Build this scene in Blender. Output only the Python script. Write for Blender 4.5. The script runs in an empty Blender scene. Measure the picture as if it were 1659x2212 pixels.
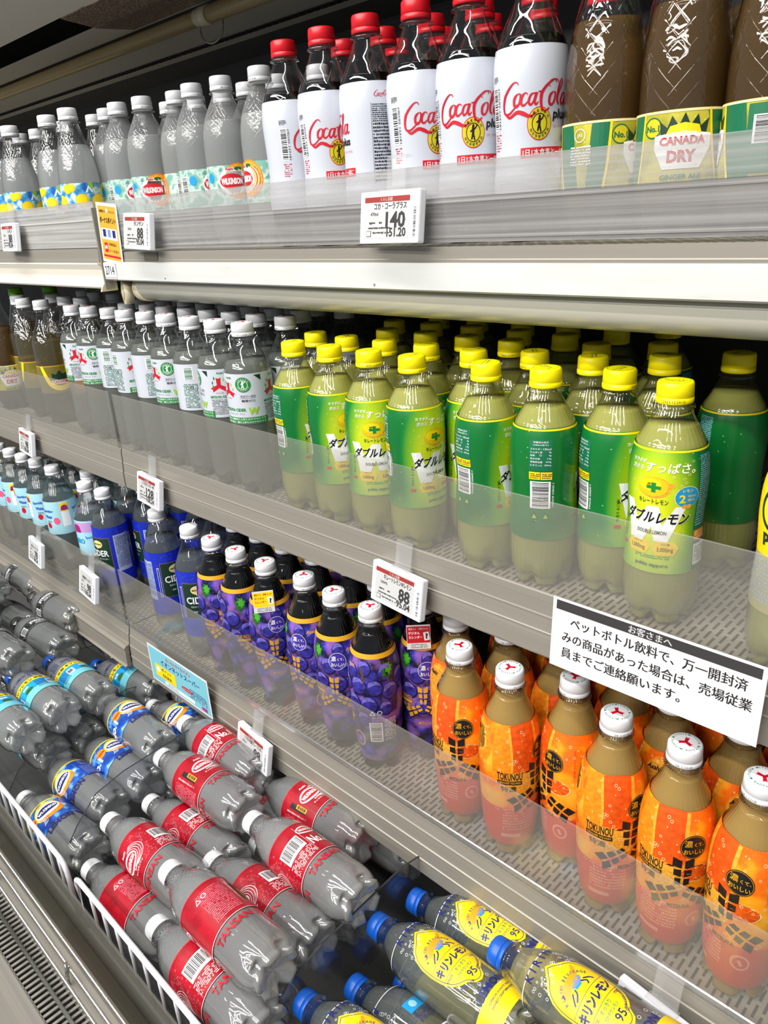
import bpy, bmesh, math, random
from mathutils import Vector, Matrix
random.seed(7)
C = bpy.context.scene.collection
PI = math.pi
sc = bpy.context.scene

# ------------------------------------------------------------ camera
cam = bpy.data.objects.new('camera', bpy.data.cameras.new('camera'))
C.objects.link(cam)
_y, _p, _r = math.radians(-45.77), math.radians(21.73), math.radians(-3.72)
_f = Vector((math.sin(_y), math.cos(_y), 0)); _rt = Vector((math.cos(_y), -math.sin(_y), 0)); _u = Vector((0, 0, 1))
_f2 = _f*math.cos(_p) - _u*math.sin(_p); _u2 = _u*math.cos(_p) + _f*math.sin(_p)
_r3 = _rt*math.cos(_r) + _u2*math.sin(_r); _u3 = _u2*math.cos(_r) - _rt*math.sin(_r)
cam.matrix_world = Matrix(((_r3.x, _u3.x, -_f2.x, 0), (_r3.y, _u3.y, -_f2.y, 0), (_r3.z, _u3.z, -_f2.z, 0), (0, 0, 0, 1)))
cam.data.sensor_fit = 'VERTICAL'; cam.data.sensor_height = 36; cam.data.lens = 36*1645.7/2212
cam.data.clip_start = 0.01; cam.data.clip_end = 50
sc.camera = cam

# ------------------------------------------------------------ world, lights, exposure
w = bpy.data.worlds.new('store'); sc.world = w; w.use_nodes = True
w.node_tree.nodes['Background'].inputs[0].default_value = (0.86, 0.93, 1.0, 1)
w.node_tree.nodes['Background'].inputs[1].default_value = 0.24
def area(name, loc, target, sx, sy, power, col=(1, .97, .92)):
    d = bpy.data.lights.new(name, 'AREA'); d.shape = 'RECTANGLE'; d.size = sx; d.size_y = sy; d.energy = power; d.color = col
    o = bpy.data.objects.new(name, d); C.objects.link(o); o.location = loc
    v = Vector(target) - Vector(loc); o.rotation_euler = v.to_track_quat('-Z', 'Y').to_euler(); return o
area('ceiling_light', (-.9, -.45, 2.25), (-.9, -.45, 0), 3.6, .10, 66)
area('ceiling_light', (-.9, -1.75, 2.2), (-.9, -1.0, 0), 4.2, .12, 100)
area('ceiling_light', (-.9, -3.1, 1.95), (-.9, -.6, 0), 4.6, .14, 88)
area('ceiling_light', (-.9, -4.7, 2.15), (-.9, -.4, 0), 5.0, .16, 95)
sc.view_settings.view_transform = 'Standard'; sc.view_settings.look = 'None'
sc.view_settings.exposure = 0.15; sc.view_settings.gamma = 1.0; sc.view_settings.use_curve_mapping = False
cy = sc.cycles
cy.max_bounces = 12; cy.diffuse_bounces = 3; cy.glossy_bounces = 4; cy.transmission_bounces = 10; cy.transparent_max_bounces = 40
cy.caustics_reflective = False; cy.caustics_refractive = False; cy.sample_clamp_indirect = 4.0
cy.use_denoising = True

# ------------------------------------------------------------ materials
def lin(c):
    return tuple((x/255/12.92) if x/255 <= .04045 else ((x/255+.055)/1.055)**2.4 for x in c)
_M = {}
def M(name, rgb=(200, 200, 200), rough=.45, metal=0, alpha=1.0, spec=.5, trans=0, bump=None, mott=0, coat=0, brushed=0, ms=30):
    if name in _M: return _M[name]
    m = bpy.data.materials.new(name); m.use_nodes = True; nt = m.node_tree; b = nt.nodes['Principled BSDF']
    c = lin(rgb); b.inputs['Base Color'].default_value = (*c, 1); b.inputs['Roughness'].default_value = rough
    b.inputs['Metallic'].default_value = metal; b.inputs['Alpha'].default_value = alpha
    b.inputs['Specular IOR Level'].default_value = spec; b.inputs['Transmission Weight'].default_value = trans
    b.inputs['Coat Weight'].default_value = coat; b.inputs['Coat Roughness'].default_value = .08
    if mott or brushed:
        tc = nt.nodes.new('ShaderNodeTexCoord'); mp = nt.nodes.new('ShaderNodeMapping'); n = nt.nodes.new('ShaderNodeTexNoise')
        nt.links.new(tc.outputs['Object'], mp.inputs[0]); nt.links.new(mp.outputs[0], n.inputs['Vector'])
        mp.inputs['Scale'].default_value = (1, 130, 130) if brushed else (ms, ms, ms)
        n.inputs['Scale'].default_value = 1.0; n.inputs['Detail'].default_value = 5
        cr = nt.nodes.new('ShaderNodeValToRGB'); k = mott or brushed
        cr.color_ramp.elements[0].position = .3; cr.color_ramp.elements[1].position = .7
        cr.color_ramp.elements[0].color = (*[x*(1-k) for x in c], 1); cr.color_ramp.elements[1].color = (*[min(1, x*(1+k*.5)) for x in c], 1)
        nt.links.new(n.outputs['Fac'], cr.inputs[0]); nt.links.new(cr.outputs[0], b.inputs['Base Color'])
    if bump:
        tc = nt.nodes.new('ShaderNodeTexCoord'); n = nt.nodes.new('ShaderNodeTexNoise'); n.inputs['Scale'].default_value = bump[0]
        nt.links.new(tc.outputs['Object'], n.inputs['Vector']); bp = nt.nodes.new('ShaderNodeBump'); bp.inputs['Strength'].default_value = bump[1]
        bp.inputs['Distance'].default_value = .001
        nt.links.new(n.outputs['Fac'], bp.inputs['Height']); nt.links.new(bp.outputs[0], b.inputs['Normal'])
    _M[name] = m; return m

def glassy(name, tint=(1, 1, 1), rough=.03, haze=0.0, hazecol=(.8, .8, .8), pattern=None, ior=1.5, gain=1.0):
    """thin clear plastic: see-through, mirror-like at grazing angles, optional haze in the plastic"""
    if name in _M: return _M[name]
    m = bpy.data.materials.new(name); m.use_nodes = True; nt = m.node_tree; nt.nodes.clear(); N = nt.nodes.new; L = nt.links.new
    out = N('ShaderNodeOutputMaterial'); tr = N('ShaderNodeBsdfTransparent'); tr.inputs[0].default_value = (*tint, 1)
    gl = N('ShaderNodeBsdfGlossy'); gl.inputs['Roughness'].default_value = rough
    fr = N('ShaderNodeFresnel'); ge = N('ShaderNodeNewGeometry'); bf = N('ShaderNodeMapRange'); bf.inputs['To Min'].default_value = ior; bf.inputs['To Max'].default_value = 1/ior
    L(ge.outputs['Backfacing'], bf.inputs[0]); L(bf.outputs[0], fr.inputs[0])
    mu = N('ShaderNodeMath'); mu.operation = 'MULTIPLY'; mu.inputs[1].default_value = gain; L(fr.outputs[0], mu.inputs[0])
    mx = N('ShaderNodeMixShader'); L(mu.outputs[0], mx.inputs[0]); L(tr.outputs[0], mx.inputs[1]); L(gl.outputs[0], mx.inputs[2])
    last = mx
    if haze:
        df = N('ShaderNodeBsdfDiffuse'); df.inputs[0].default_value = (*hazecol, 1)
        m2 = N('ShaderNodeMixShader'); m2.inputs[0].default_value = haze; L(mx.outputs[0], m2.inputs[1]); L(df.outputs[0], m2.inputs[2]); last = m2
        if pattern == 'streak':
            tc = N('ShaderNodeTexCoord'); mp = N('ShaderNodeMapping'); mp.inputs['Scale'].default_value = (3, 300, 300); n = N('ShaderNodeTexNoise'); n.inputs['Scale'].default_value = 1
            L(tc.outputs['Object'], mp.inputs[0]); L(mp.outputs[0], n.inputs['Vector'])
            mr = N('ShaderNodeMapRange'); mr.inputs['From Min'].default_value = .3; mr.inputs['From Max'].default_value = .7
            mr.inputs['To Min'].default_value = haze*.6; mr.inputs['To Max'].default_value = min(1, haze*1.5); L(n.outputs['Fac'], mr.inputs[0]); L(mr.outputs[0], m2.inputs[0])
    if pattern in ('facet', 'diamond', 'ripple', 'flute'):
        uv = N('ShaderNodeUVMap'); uv.uv_map = 'UVMap'; mp = N('ShaderNodeMapping'); L(uv.outputs[0], mp.inputs[0]); bp = N('ShaderNodeBump')
        if pattern == 'diamond' or pattern == 'facet':
            k = 7 if pattern == 'diamond' else 11
            ws = []
            for sgn in (1, -1):
                sep = N('ShaderNodeSeparateXYZ'); L(mp.outputs[0], sep.inputs[0])
                a = N('ShaderNodeMath'); a.operation = 'MULTIPLY'; a.inputs[1].default_value = k*2*PI; L(sep.outputs[0], a.inputs[0])
                b = N('ShaderNodeMath'); b.operation = 'MULTIPLY'; b.inputs[1].default_value = sgn*k*2*PI*.9; L(sep.outputs[1], b.inputs[0])
                s = N('ShaderNodeMath'); s.operation = 'ADD'; L(a.outputs[0], s.inputs[0]); L(b.outputs[0], s.inputs[1])
                q = N('ShaderNodeMath'); q.operation = 'SINE'; L(s.outputs[0], q.inputs[0]); ab = N('ShaderNodeMath'); ab.operation = 'ABSOLUTE'; L(q.outputs[0], ab.inputs[0])
                pw = N('ShaderNodeMath'); pw.operation = 'POWER'; pw.inputs[1].default_value = .35; L(ab.outputs[0], pw.inputs[0]); ws.append(pw)
            ad = N('ShaderNodeMath'); ad.operation = 'MINIMUM'; L(ws[0].outputs[0], ad.inputs[0]); L(ws[1].outputs[0], ad.inputs[1]); h = ad
            if pattern == 'facet':      # cut pattern only on the shoulder
                mk = N('ShaderNodeMapRange'); mk.inputs['From Min'].default_value = .58; mk.inputs['From Max'].default_value = .68; L(sep.outputs[1], mk.inputs[0])
                mm = N('ShaderNodeMath'); mm.operation = 'MULTIPLY'; L(ad.outputs[0], mm.inputs[0]); L(mk.outputs[0], mm.inputs[1]); wv = N('ShaderNodeTexNoise'); wv.inputs['Scale'].default_value = 7; L(mp.outputs[0], wv.inputs['Vector']); h = N('ShaderNodeMath'); h.operation = 'MULTIPLY_ADD'; h.inputs[1].default_value = 3.2; L(wv.outputs[0], h.inputs[0]); L(mm.outputs[0], h.inputs[2])
            bp.inputs['Distance'].default_value = .0006; bp.inputs['Strength'].default_value = .5 if pattern == 'diamond' else .45
        elif pattern == 'flute':
            sep = N('ShaderNodeSeparateXYZ'); L(mp.outputs[0], sep.inputs[0]); a = N('ShaderNodeMath'); a.operation = 'MULTIPLY'; a.inputs[1].default_value = 36*PI; L(sep.outputs[0], a.inputs[0])
            q = N('ShaderNodeMath'); q.operation = 'SINE'; L(a.outputs[0], q.inputs[0]); h = N('ShaderNodeMath'); h.operation = 'ABSOLUTE'; L(q.outputs[0], h.inputs[0])
            bp.inputs['Distance'].default_value = .0005; bp.inputs['Strength'].default_value = .6
        else:
            h = N('ShaderNodeTexNoise'); h.inputs['Scale'].default_value = 9; L(mp.outputs[0], h.inputs['Vector']); bp.inputs['Distance'].default_value = .0015; bp.inputs['Strength'].default_value = .5
        L(h.outputs[0], bp.inputs['Height']); L(bp.outputs[0], gl.inputs['Normal']); L(bp.outputs[0], fr.inputs['Normal'])
    L(last.outputs[0], out.inputs[0]); _M[name] = m; return m

def liquid(name, tint, clear=.35, ior=1.33, milk_glow=0.0, milk_glow_col=(.5, .5, .3)):
    m = bpy.data.materials.new(name); m.use_nodes = True; nt = m.node_tree; nt.nodes.clear(); N = nt.nodes.new; L = nt.links.new
    out = N('ShaderNodeOutputMaterial'); tr = N('ShaderNodeBsdfTransparent'); tr.inputs[0].default_value = (*tint, 1)
    rf = N('ShaderNodeBsdfRefraction'); rf.inputs['IOR'].default_value = ior; rf.inputs['Color'].default_value = (*tint, 1); rf.inputs['Roughness'].default_value = 0
    mx = N('ShaderNodeMixShader'); mx.inputs[0].default_value = 1-clear; L(tr.outputs[0], mx.inputs[1]); L(rf.outputs[0], mx.inputs[2]); last = mx
    if milk_glow:  # cloudiness of juices; in clear drinks, brightness painted into the liquid
        df = N('ShaderNodeBsdfDiffuse'); df.inputs[0].default_value = (*milk_glow_col, 1); tl = N('ShaderNodeBsdfTranslucent'); tl.inputs[0].default_value = (*milk_glow_col, 1)
        ms = N('ShaderNodeMixShader'); ms.inputs[0].default_value = .45; L(df.outputs[0], ms.inputs[1]); L(tl.outputs[0], ms.inputs[2])
        m2 = N('ShaderNodeMixShader'); m2.inputs[0].default_value = milk_glow; L(mx.outputs[0], m2.inputs[1]); L(ms.outputs[0], m2.inputs[2]); last = m2
    fr = N('ShaderNodeFresnel'); ge = N('ShaderNodeNewGeometry'); bf = N('ShaderNodeMapRange'); bf.inputs['To Min'].default_value = 1.4; bf.inputs['To Max'].default_value = 1/1.4
    L(ge.outputs['Backfacing'], bf.inputs[0]); L(bf.outputs[0], fr.inputs[0]); gl = N('ShaderNodeBsdfGlossy'); gl.inputs['Roughness'].default_value = .04
    tc = N('ShaderNodeTexCoord'); nz = N('ShaderNodeTexNoise'); nz.inputs['Scale'].default_value = 55; nz.inputs['Detail'].default_value = 1; bp = N('ShaderNodeBump'); bp.inputs['Distance'].default_value = .004; bp.inputs['Strength'].default_value = .5
    L(tc.outputs['Object'], nz.inputs['Vector']); L(nz.outputs['Fac'], bp.inputs['Height']); L(bp.outputs[0], gl.inputs['Normal'])
    m3 = N('ShaderNodeMixShader'); L(fr.outputs[0], m3.inputs[0]); L(last.outputs[0], m3.inputs[1]); L(gl.outputs[0], m3.inputs[2]); last = m3
    L(last.outputs[0], out.inputs[0]); _M[name] = m; return m

def patterned(name, kind, rough=.3):
    """printed label film: artwork colours made from textures"""
    m = bpy.data.materials.new(name); m.use_nodes = True; nt = m.node_tree; b = nt.nodes['Principled BSDF']; N = nt.nodes.new; L = nt.links.new
    b.inputs['Roughness'].default_value = rough; b.inputs['Coat Weight'].default_value = .25; b.inputs['Coat Roughness'].default_value = .1
    tc = N('ShaderNodeTexCoord')
    def ramp(src, stops):
        r = N('ShaderNodeValToRGB'); e = r.color_ramp.elements
        while len(e) < len(stops): e.new(.5)
        for k, (p, c) in enumerate(stops): e[k].position = p; e[k].color = (*lin(c), 1)
        L(src, r.inputs[0]); return r.outputs[0]
    def noise(scale, det=3): n = N('ShaderNodeTexNoise'); n.inputs['Scale'].default_value = scale; n.inputs['Detail'].default_value = det; L(tc.outputs['Object'], n.inputs['Vector']); return n.outputs['Fac']
    def vor(scale, feat='F1'): n = N('ShaderNodeTexVoronoi'); n.inputs['Scale'].default_value = scale; n.feature = feat; L(tc.outputs['Object'], n.inputs['Vector']); return n
    def mix(f, a, c, mode='MIX'):
        x = N('ShaderNodeMix'); x.data_type = 'RGBA'; x.blend_type = mode
        if hasattr(f, 'is_linked') or not isinstance(f, (int, float)): L(f, x.inputs[0])
        else: x.inputs[0].default_value = f
        for s, v in ((6, a), (7, c)):
            if isinstance(v, tuple): x.inputs[s].default_value = (*lin(v), 1)
            else: L(v, x.inputs[s])
        return x.outputs[2]
    def glow(cx, cy_, sx, sy):
        mp = N('ShaderNodeMapping'); mp.inputs['Location'].default_value = (-cx*sx, -cy_*sy, 0); mp.inputs['Scale'].default_value = (sx, sy, 0)
        L(tc.outputs['UV'], mp.inputs[0]); g = N('ShaderNodeTexGradient'); g.gradient_type = 'SPHERICAL'; L(mp.outputs[0], g.inputs[0]); return g.outputs['Fac']
    def dots(scale, size, hollow=True):
        v = vor(scale); c = ramp(v.outputs['Distance'], [(0, (0, 0, 0)), (size*.6, (0, 0, 0)), (size*.8, (255, 255, 255)), (size, (255, 255, 255)), (size*1.1, (0, 0, 0))] if hollow else [(0, (255, 255, 255)), (size*.8, (255, 255, 255)), (size, (0, 0, 0))])
        return c
    if kind == 'lemon':
        c = ramp(glow(.495, .42, 4.6, 1.15), [(0, (4, 106, 42)), (.08, (10, 122, 44)), (.30, (120, 172, 22)), (.5, (190, 208, 22)), (.8, (214, 222, 28))])
        c = mix(dots(140, .07), c, (215, 230, 130)); 
        g2 = glow(.5, -.25, 2.4, 1.9); c = mix(g2, c, (170, 205, 90))
    elif kind == 'orange':
        c = ramp(noise(26, 4), [(.35, (232, 92, 12)), (.47, (240, 112, 14)), (.53, (250, 152, 22)), (.62, (252, 178, 40))])
        c = mix(dots(700, .22, False), c, mix(.35, c, (255, 205, 90)))
    elif kind == 'grape':
        v = vor(62); c = ramp(v.outputs['Distance'], [(0, (96, 92, 190)), (.22, (58, 52, 165)), (.42, (36, 30, 120)), (.6, (16, 12, 58)), (.75, (8, 6, 28))])
        lil = ramp(noise(34, 2), [(.5, (0, 0, 0)), (.62, (255, 255, 255))]); c = mix(lil, c, mix(.65, c, (160, 105, 195)))
        c = mix(dots(330, .12, False), c, (170, 165, 225))
    elif kind == 'tansan':
        c = ramp(noise(60, 3), [(.4, (150, 6, 26)), (.6, (172, 12, 34))]); c = mix(dots(300, .10), c, mix(.5, c, (220, 120, 130)))
    elif kind == 'wlemon':
        c = ramp(noise(55, 4), [(.4, (22, 60, 150)), (.55, (40, 96, 190)), (.63, (120, 180, 225)), (.72, (235, 242, 248))])
    elif kind == 'ice':
        c = ramp(noise(75, 4), [(.38, (30, 95, 180)), (.5, (80, 165, 215)), (.6, (215, 235, 235)), (.7, (120, 190, 80))])
    elif kind == 'teal':
        c = ramp(noise(80, 3), [(.42, (120, 175, 160)), (.55, (205, 225, 215)), (.66, (95, 150, 140))])
    elif kind == 'royal':
        c = mix(dots(300, .11, False), (20, 42, 180), (175, 195, 245))
    elif kind == 'canada':
        c = ramp(noise(40, 3), [(.4, (150, 145, 40)), (.6, (195, 185, 60))]); c = mix(dots(330, .13, False), c, (240, 240, 190))
    elif kind == 'blackmicro':
        c = mix(dots(420, .35, False), (24, 24, 26), (150, 150, 150))
    elif kind == 'slots':       # pressed shelf deck with staggered slots
        mp = N('ShaderNodeMapping'); mp.inputs['Rotation'].default_value = (0, 0, PI/2); L(tc.outputs['Object'], mp.inputs[0])
        br = N('ShaderNodeTexBrick'); L(mp.outputs[0], br.inputs['Vector']); br.inputs['Scale'].default_value = 1; br.inputs['Brick Width'].default_value = .0175
        br.inputs['Row Height'].default_value = .0062; br.inputs['Mortar Size'].default_value = .0022; br.inputs['Mortar Smooth'].default_value = .15; br.offset = .5
        br.inputs['Color1'].default_value = br.inputs['Color2'].default_value = (*lin((64, 60, 52)), 1); br.inputs['Mortar'].default_value = (*lin((152, 147, 134)), 1)
        c = br.outputs['Color']; bp = N('ShaderNodeBump'); bp.inputs['Distance'].default_value = .002; bp.inputs['Strength'].default_value = .8
        L(br.outputs['Fac'], bp.inputs['Height']); L(bp.outputs[0], b.inputs['Normal']); b.inputs['Coat Weight'].default_value = 0
    elif kind == 'mesh':
        v = vor(420); c = ramp(v.outputs['Distance'], [(0, (34, 26, 18)), (.45, (74, 58, 44)), (.7, (140, 118, 94))])
    elif kind == 'dirtywhite':
        mp = N('ShaderNodeMapping'); mp.inputs['Scale'].default_value = (14, 60, 120); L(tc.outputs['Object'], mp.inputs[0]); n = N('ShaderNodeTexNoise'); n.inputs['Detail'].default_value = 8; n.inputs['Scale'].default_value = 1; L(mp.outputs[0], n.inputs['Vector'])
        c = ramp(n.outputs['Fac'], [(.22, (186, 180, 166)), (.30, (198, 198, 194)), (.6, (202, 204, 202))])
    L(c, b.inputs['Base Color']); _M[name] = m; return m

for k in ('lemon', 'orange', 'grape', 'tansan', 'wlemon', 'ice', 'teal', 'royal', 'canada', 'blackmicro'): patterned('film_'+k, k)
patterned('deck', 'slots', .55); patterned('honeycomb', 'mesh', .8); patterned('lip_white', 'dirtywhite', .4)
WHITE = M('white_plastic', (236, 236, 238), .38); M('white_label', (196, 200, 210), .3, coat=.3); M('print_black', (20, 18, 20), .4); M('print_red', (196, 14, 38), .4)
M('print_white', (240, 240, 240), .4); M('print_green', (18, 130, 50), .4); M('print_teal', (14, 105, 70), .4); M('print_yellow', (248, 214, 10), .4); M('print_gold', (214, 158, 30), .4)
M('print_pill', (244, 206, 20), .4); M('print_navy', (28, 36, 110), .4); M('print_orange', (246, 140, 20), .4, mott=.30, ms=260); M('print_sky', (20, 150, 215), .4); M('print_lime', (150, 195, 30), .4); M('print_grey', (90, 95, 92), .45)
M('print_purple', (62, 44, 150), .4); M('print_lilac', (150, 100, 190), .4); M('print_leaf', (30, 110, 30), .4, mott=.6, ms=200); M('print_darkgreen', (16, 52, 34), .4); M('print_mustard', (208, 190, 30), .4)
M('print_cream', (240, 226, 170), .4); M('print_lightblue', (150, 205, 222), .4); M('print_deeporange', (232, 84, 12), .4, mott=.35, ms=200); M('print_peel', (250, 170, 50), .4, mott=.35, ms=420); M('print_bluegrey', (120, 140, 190), .4)
M('print_pink', (235, 90, 130), .4); M('print_brown', (90, 60, 30), .4); M('print_softred', (215, 70, 80), .4)
M('cap_white', (222, 223, 227), .38); M('cap_yellow', (254, 236, 0), .35); M('cap_red', (206, 20, 34), .35); M('cap_blue', (14, 88, 190), .35); M('cap_lime', (110, 180, 20), .35); M('cap_black', (30, 30, 32), .4)
glassy('pet', gain=1.8, rough=.02); glassy('pet_diamond', pattern='diamond', gain=1.8, rough=.02); glassy('pet_facet', pattern='facet', gain=2.2, rough=.02); glassy('pet_flute', pattern='flute', gain=1.8, rough=.02); glassy('pet_ripple', pattern='ripple', gain=2.2, rough=.02)
glassy('pet_dew', haze=.10, hazecol=(.8, .82, .82), pattern='facet')
liquid('water', (.98, .99, .985), clear=.42, milk_glow=.30, milk_glow_col=(.95, .98, .98)); liquid('water_tint', (.95, .99, .985), clear=.5, milk_glow=.12, milk_glow_col=(.75, .85, .86)); liquid('water_grey', (.92, .95, .94), clear=.35, milk_glow=.42, milk_glow_col=(.56, .58, .57)); liquid('cider_clear', (.93, .96, .92), clear=.45, milk_glow=.34, milk_glow_col=(.50, .54, .48))  # clear drinks: pale diffuse share paints in the brightness of refracted ceiling light
liquid('lemon_juice', (.80, .84, .42), clear=.25, milk_glow=.78, milk_glow_col=lin((216, 218, 118))); liquid('orange_juice', (.7, .5, .2), clear=.15, milk_glow=.88, milk_glow_col=lin((206, 168, 92)))
liquid('grape_juice', (.04, .02, .03), clear=.3); liquid('cola_dark', (.12, .10, .10), clear=.4); liquid('ginger_brown', (.5, .34, .16), clear=.45, milk_glow=.50, milk_glow_col=lin((128, 98, 52)))
liquid('pale_gold', (.86, .8, .55), clear=.4, milk_glow=.12, milk_glow_col=(.55, .5, .25))

# ------------------------------------------------------------ mesh helpers
def link(name, bm, mats, parent=None, smooth=False):
    me = bpy.data.meshes.new(name); bm.to_mesh(me); bm.free()
    for m in (mats if isinstance(mats, (list, tuple)) else [mats]): me.materials.append(_M[m] if isinstance(m, str) else m)
    if smooth:
        for p in me.polygons: p.use_smooth = True
    o = bpy.data.objects.new(name, me); C.objects.link(o); o.parent = parent; return o
def tag(o, label, cat, group=None):
    o['label'] = label; o['category'] = cat
    if group: o['group'] = group
    return o
def thing(name, label, cat, loc=(0, 0, 0), group=None):
    o = bpy.data.objects.new(name, None); C.objects.link(o); o.location = loc; o.empty_display_size = .02; return tag(o, label, cat, group)
def struct(name, bm, mats): o = link(name, bm, mats); o['kind'] = 'structure'; return o
def box(bm, x0, x1, y0, y1, z0, z1, mi=0):
    v = [bm.verts.new(p) for p in ((x0, y0, z0), (x1, y0, z0), (x1, y1, z0), (x0, y1, z0), (x0, y0, z1), (x1, y0, z1), (x1, y1, z1), (x0, y1, z1))]
    for f in ((3, 2, 1, 0), (4, 5, 6, 7), (0, 1, 5, 4), (1, 2, 6, 5), (2, 3, 7, 6), (3, 0, 4, 7)): q = bm.faces.new([v[i] for i in f]); q.material_index = mi
def bx(*a): bm = bmesh.new(); box(bm, *a); return bm
def extrude(pts, x0, x1, bm=None, mi=0):
    """closed outline in the Y-Z plane pulled along X"""
    bm = bm or bmesh.new(); a = [bm.verts.new((x0, y, z)) for y, z in pts]; b = [bm.verts.new((x1, y, z)) for y, z in pts]; n = len(pts)
    for i in range(n): f = bm.faces.new((a[i], a[(i+1) % n], b[(i+1) % n], b[i])); f.material_index = mi
    for q in (a[::-1], b): f = bm.faces.new(q); f.material_index = mi
    bmesh.ops.recalc_face_normals(bm, faces=bm.faces); return bm
def tube(bm, pts, r, seg=10, mi=0):
    pts = [Vector(p) for p in pts]; rings = []
    for i, p in enumerate(pts):
        d = (pts[min(i+1, len(pts)-1)] - pts[max(i-1, 0)]).normalized(); a = d.cross(Vector((0, 0, 1)))
        if a.length < .01: a = d.cross(Vector((1, 0, 0)))
        a.normalize(); b = d.cross(a); rings.append([bm.verts.new(p + (a*math.cos(2*PI*k/seg) + b*math.sin(2*PI*k/seg))*r) for k in range(seg)])
    for i in range(len(rings)-1):
        for k in range(seg): f = bm.faces.new((rings[i][k], rings[i][(k+1) % seg], rings[i+1][(k+1) % seg], rings[i+1][k])); f.smooth = True; f.material_index = mi
    for q in (rings[0][::-1], rings[-1]): f = bm.faces.new(q); f.material_index = mi
    return bm
def lathe(bm, prof, seg=40, mi=0, cap0=True, cap1=True, rf=None, uv=None):
    """surface of revolution; prof = [(r, z)]; rf(r, z, angle) may reshape it"""
    rings = []
    for r, z in prof:
        row = []
        for k in range(seg):
            a = 2*PI*k/seg; rr, zz = rf(r, z, a) if rf else (r, z)
            row.append(bm.verts.new((rr*math.sin(a), -rr*math.cos(a), zz)))
        rings.append(row)
    zmax = prof[-1][1] or 1
    for i in range(len(rings)-1):
        for k in range(seg):
            f = bm.faces.new((rings[i][k], rings[i][(k+1) % seg], rings[i+1][(k+1) % seg], rings[i+1][k])); f.smooth = True; f.material_index = mi
            if uv is not None:
                for l, (uu, vv) in zip(f.loops, ((k, prof[i][1]), (k+1, prof[i][1]), (k+1, prof[i+1][1]), (k, prof[i+1][1]))): l[uv].uv = (uu/seg, vv/.2)
    if cap0: bm.faces.new(rings[0][::-1]).material_index = mi
    if cap1: bm.faces.new(rings[-1]).material_index = mi
    return bm
def smoothprof(pts, n=5):
    out = []
    for i in range(len(pts)-1):
        p0, p1, p2, p3 = pts[max(i-1, 0)], pts[i], pts[i+1], pts[min(i+2, len(pts)-1)]
        for k in range(n):
            t = k/n; out.append(tuple(.5*((2*p1[j]) + (-p0[j]+p2[j])*t + (2*p0[j]-5*p1[j]+4*p2[j]-p3[j])*t*t + (-p0[j]+3*p1[j]-3*p2[j]+p3[j])*t**3) for j in (0, 1)))
    out.append(pts[-1]); return out

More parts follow.
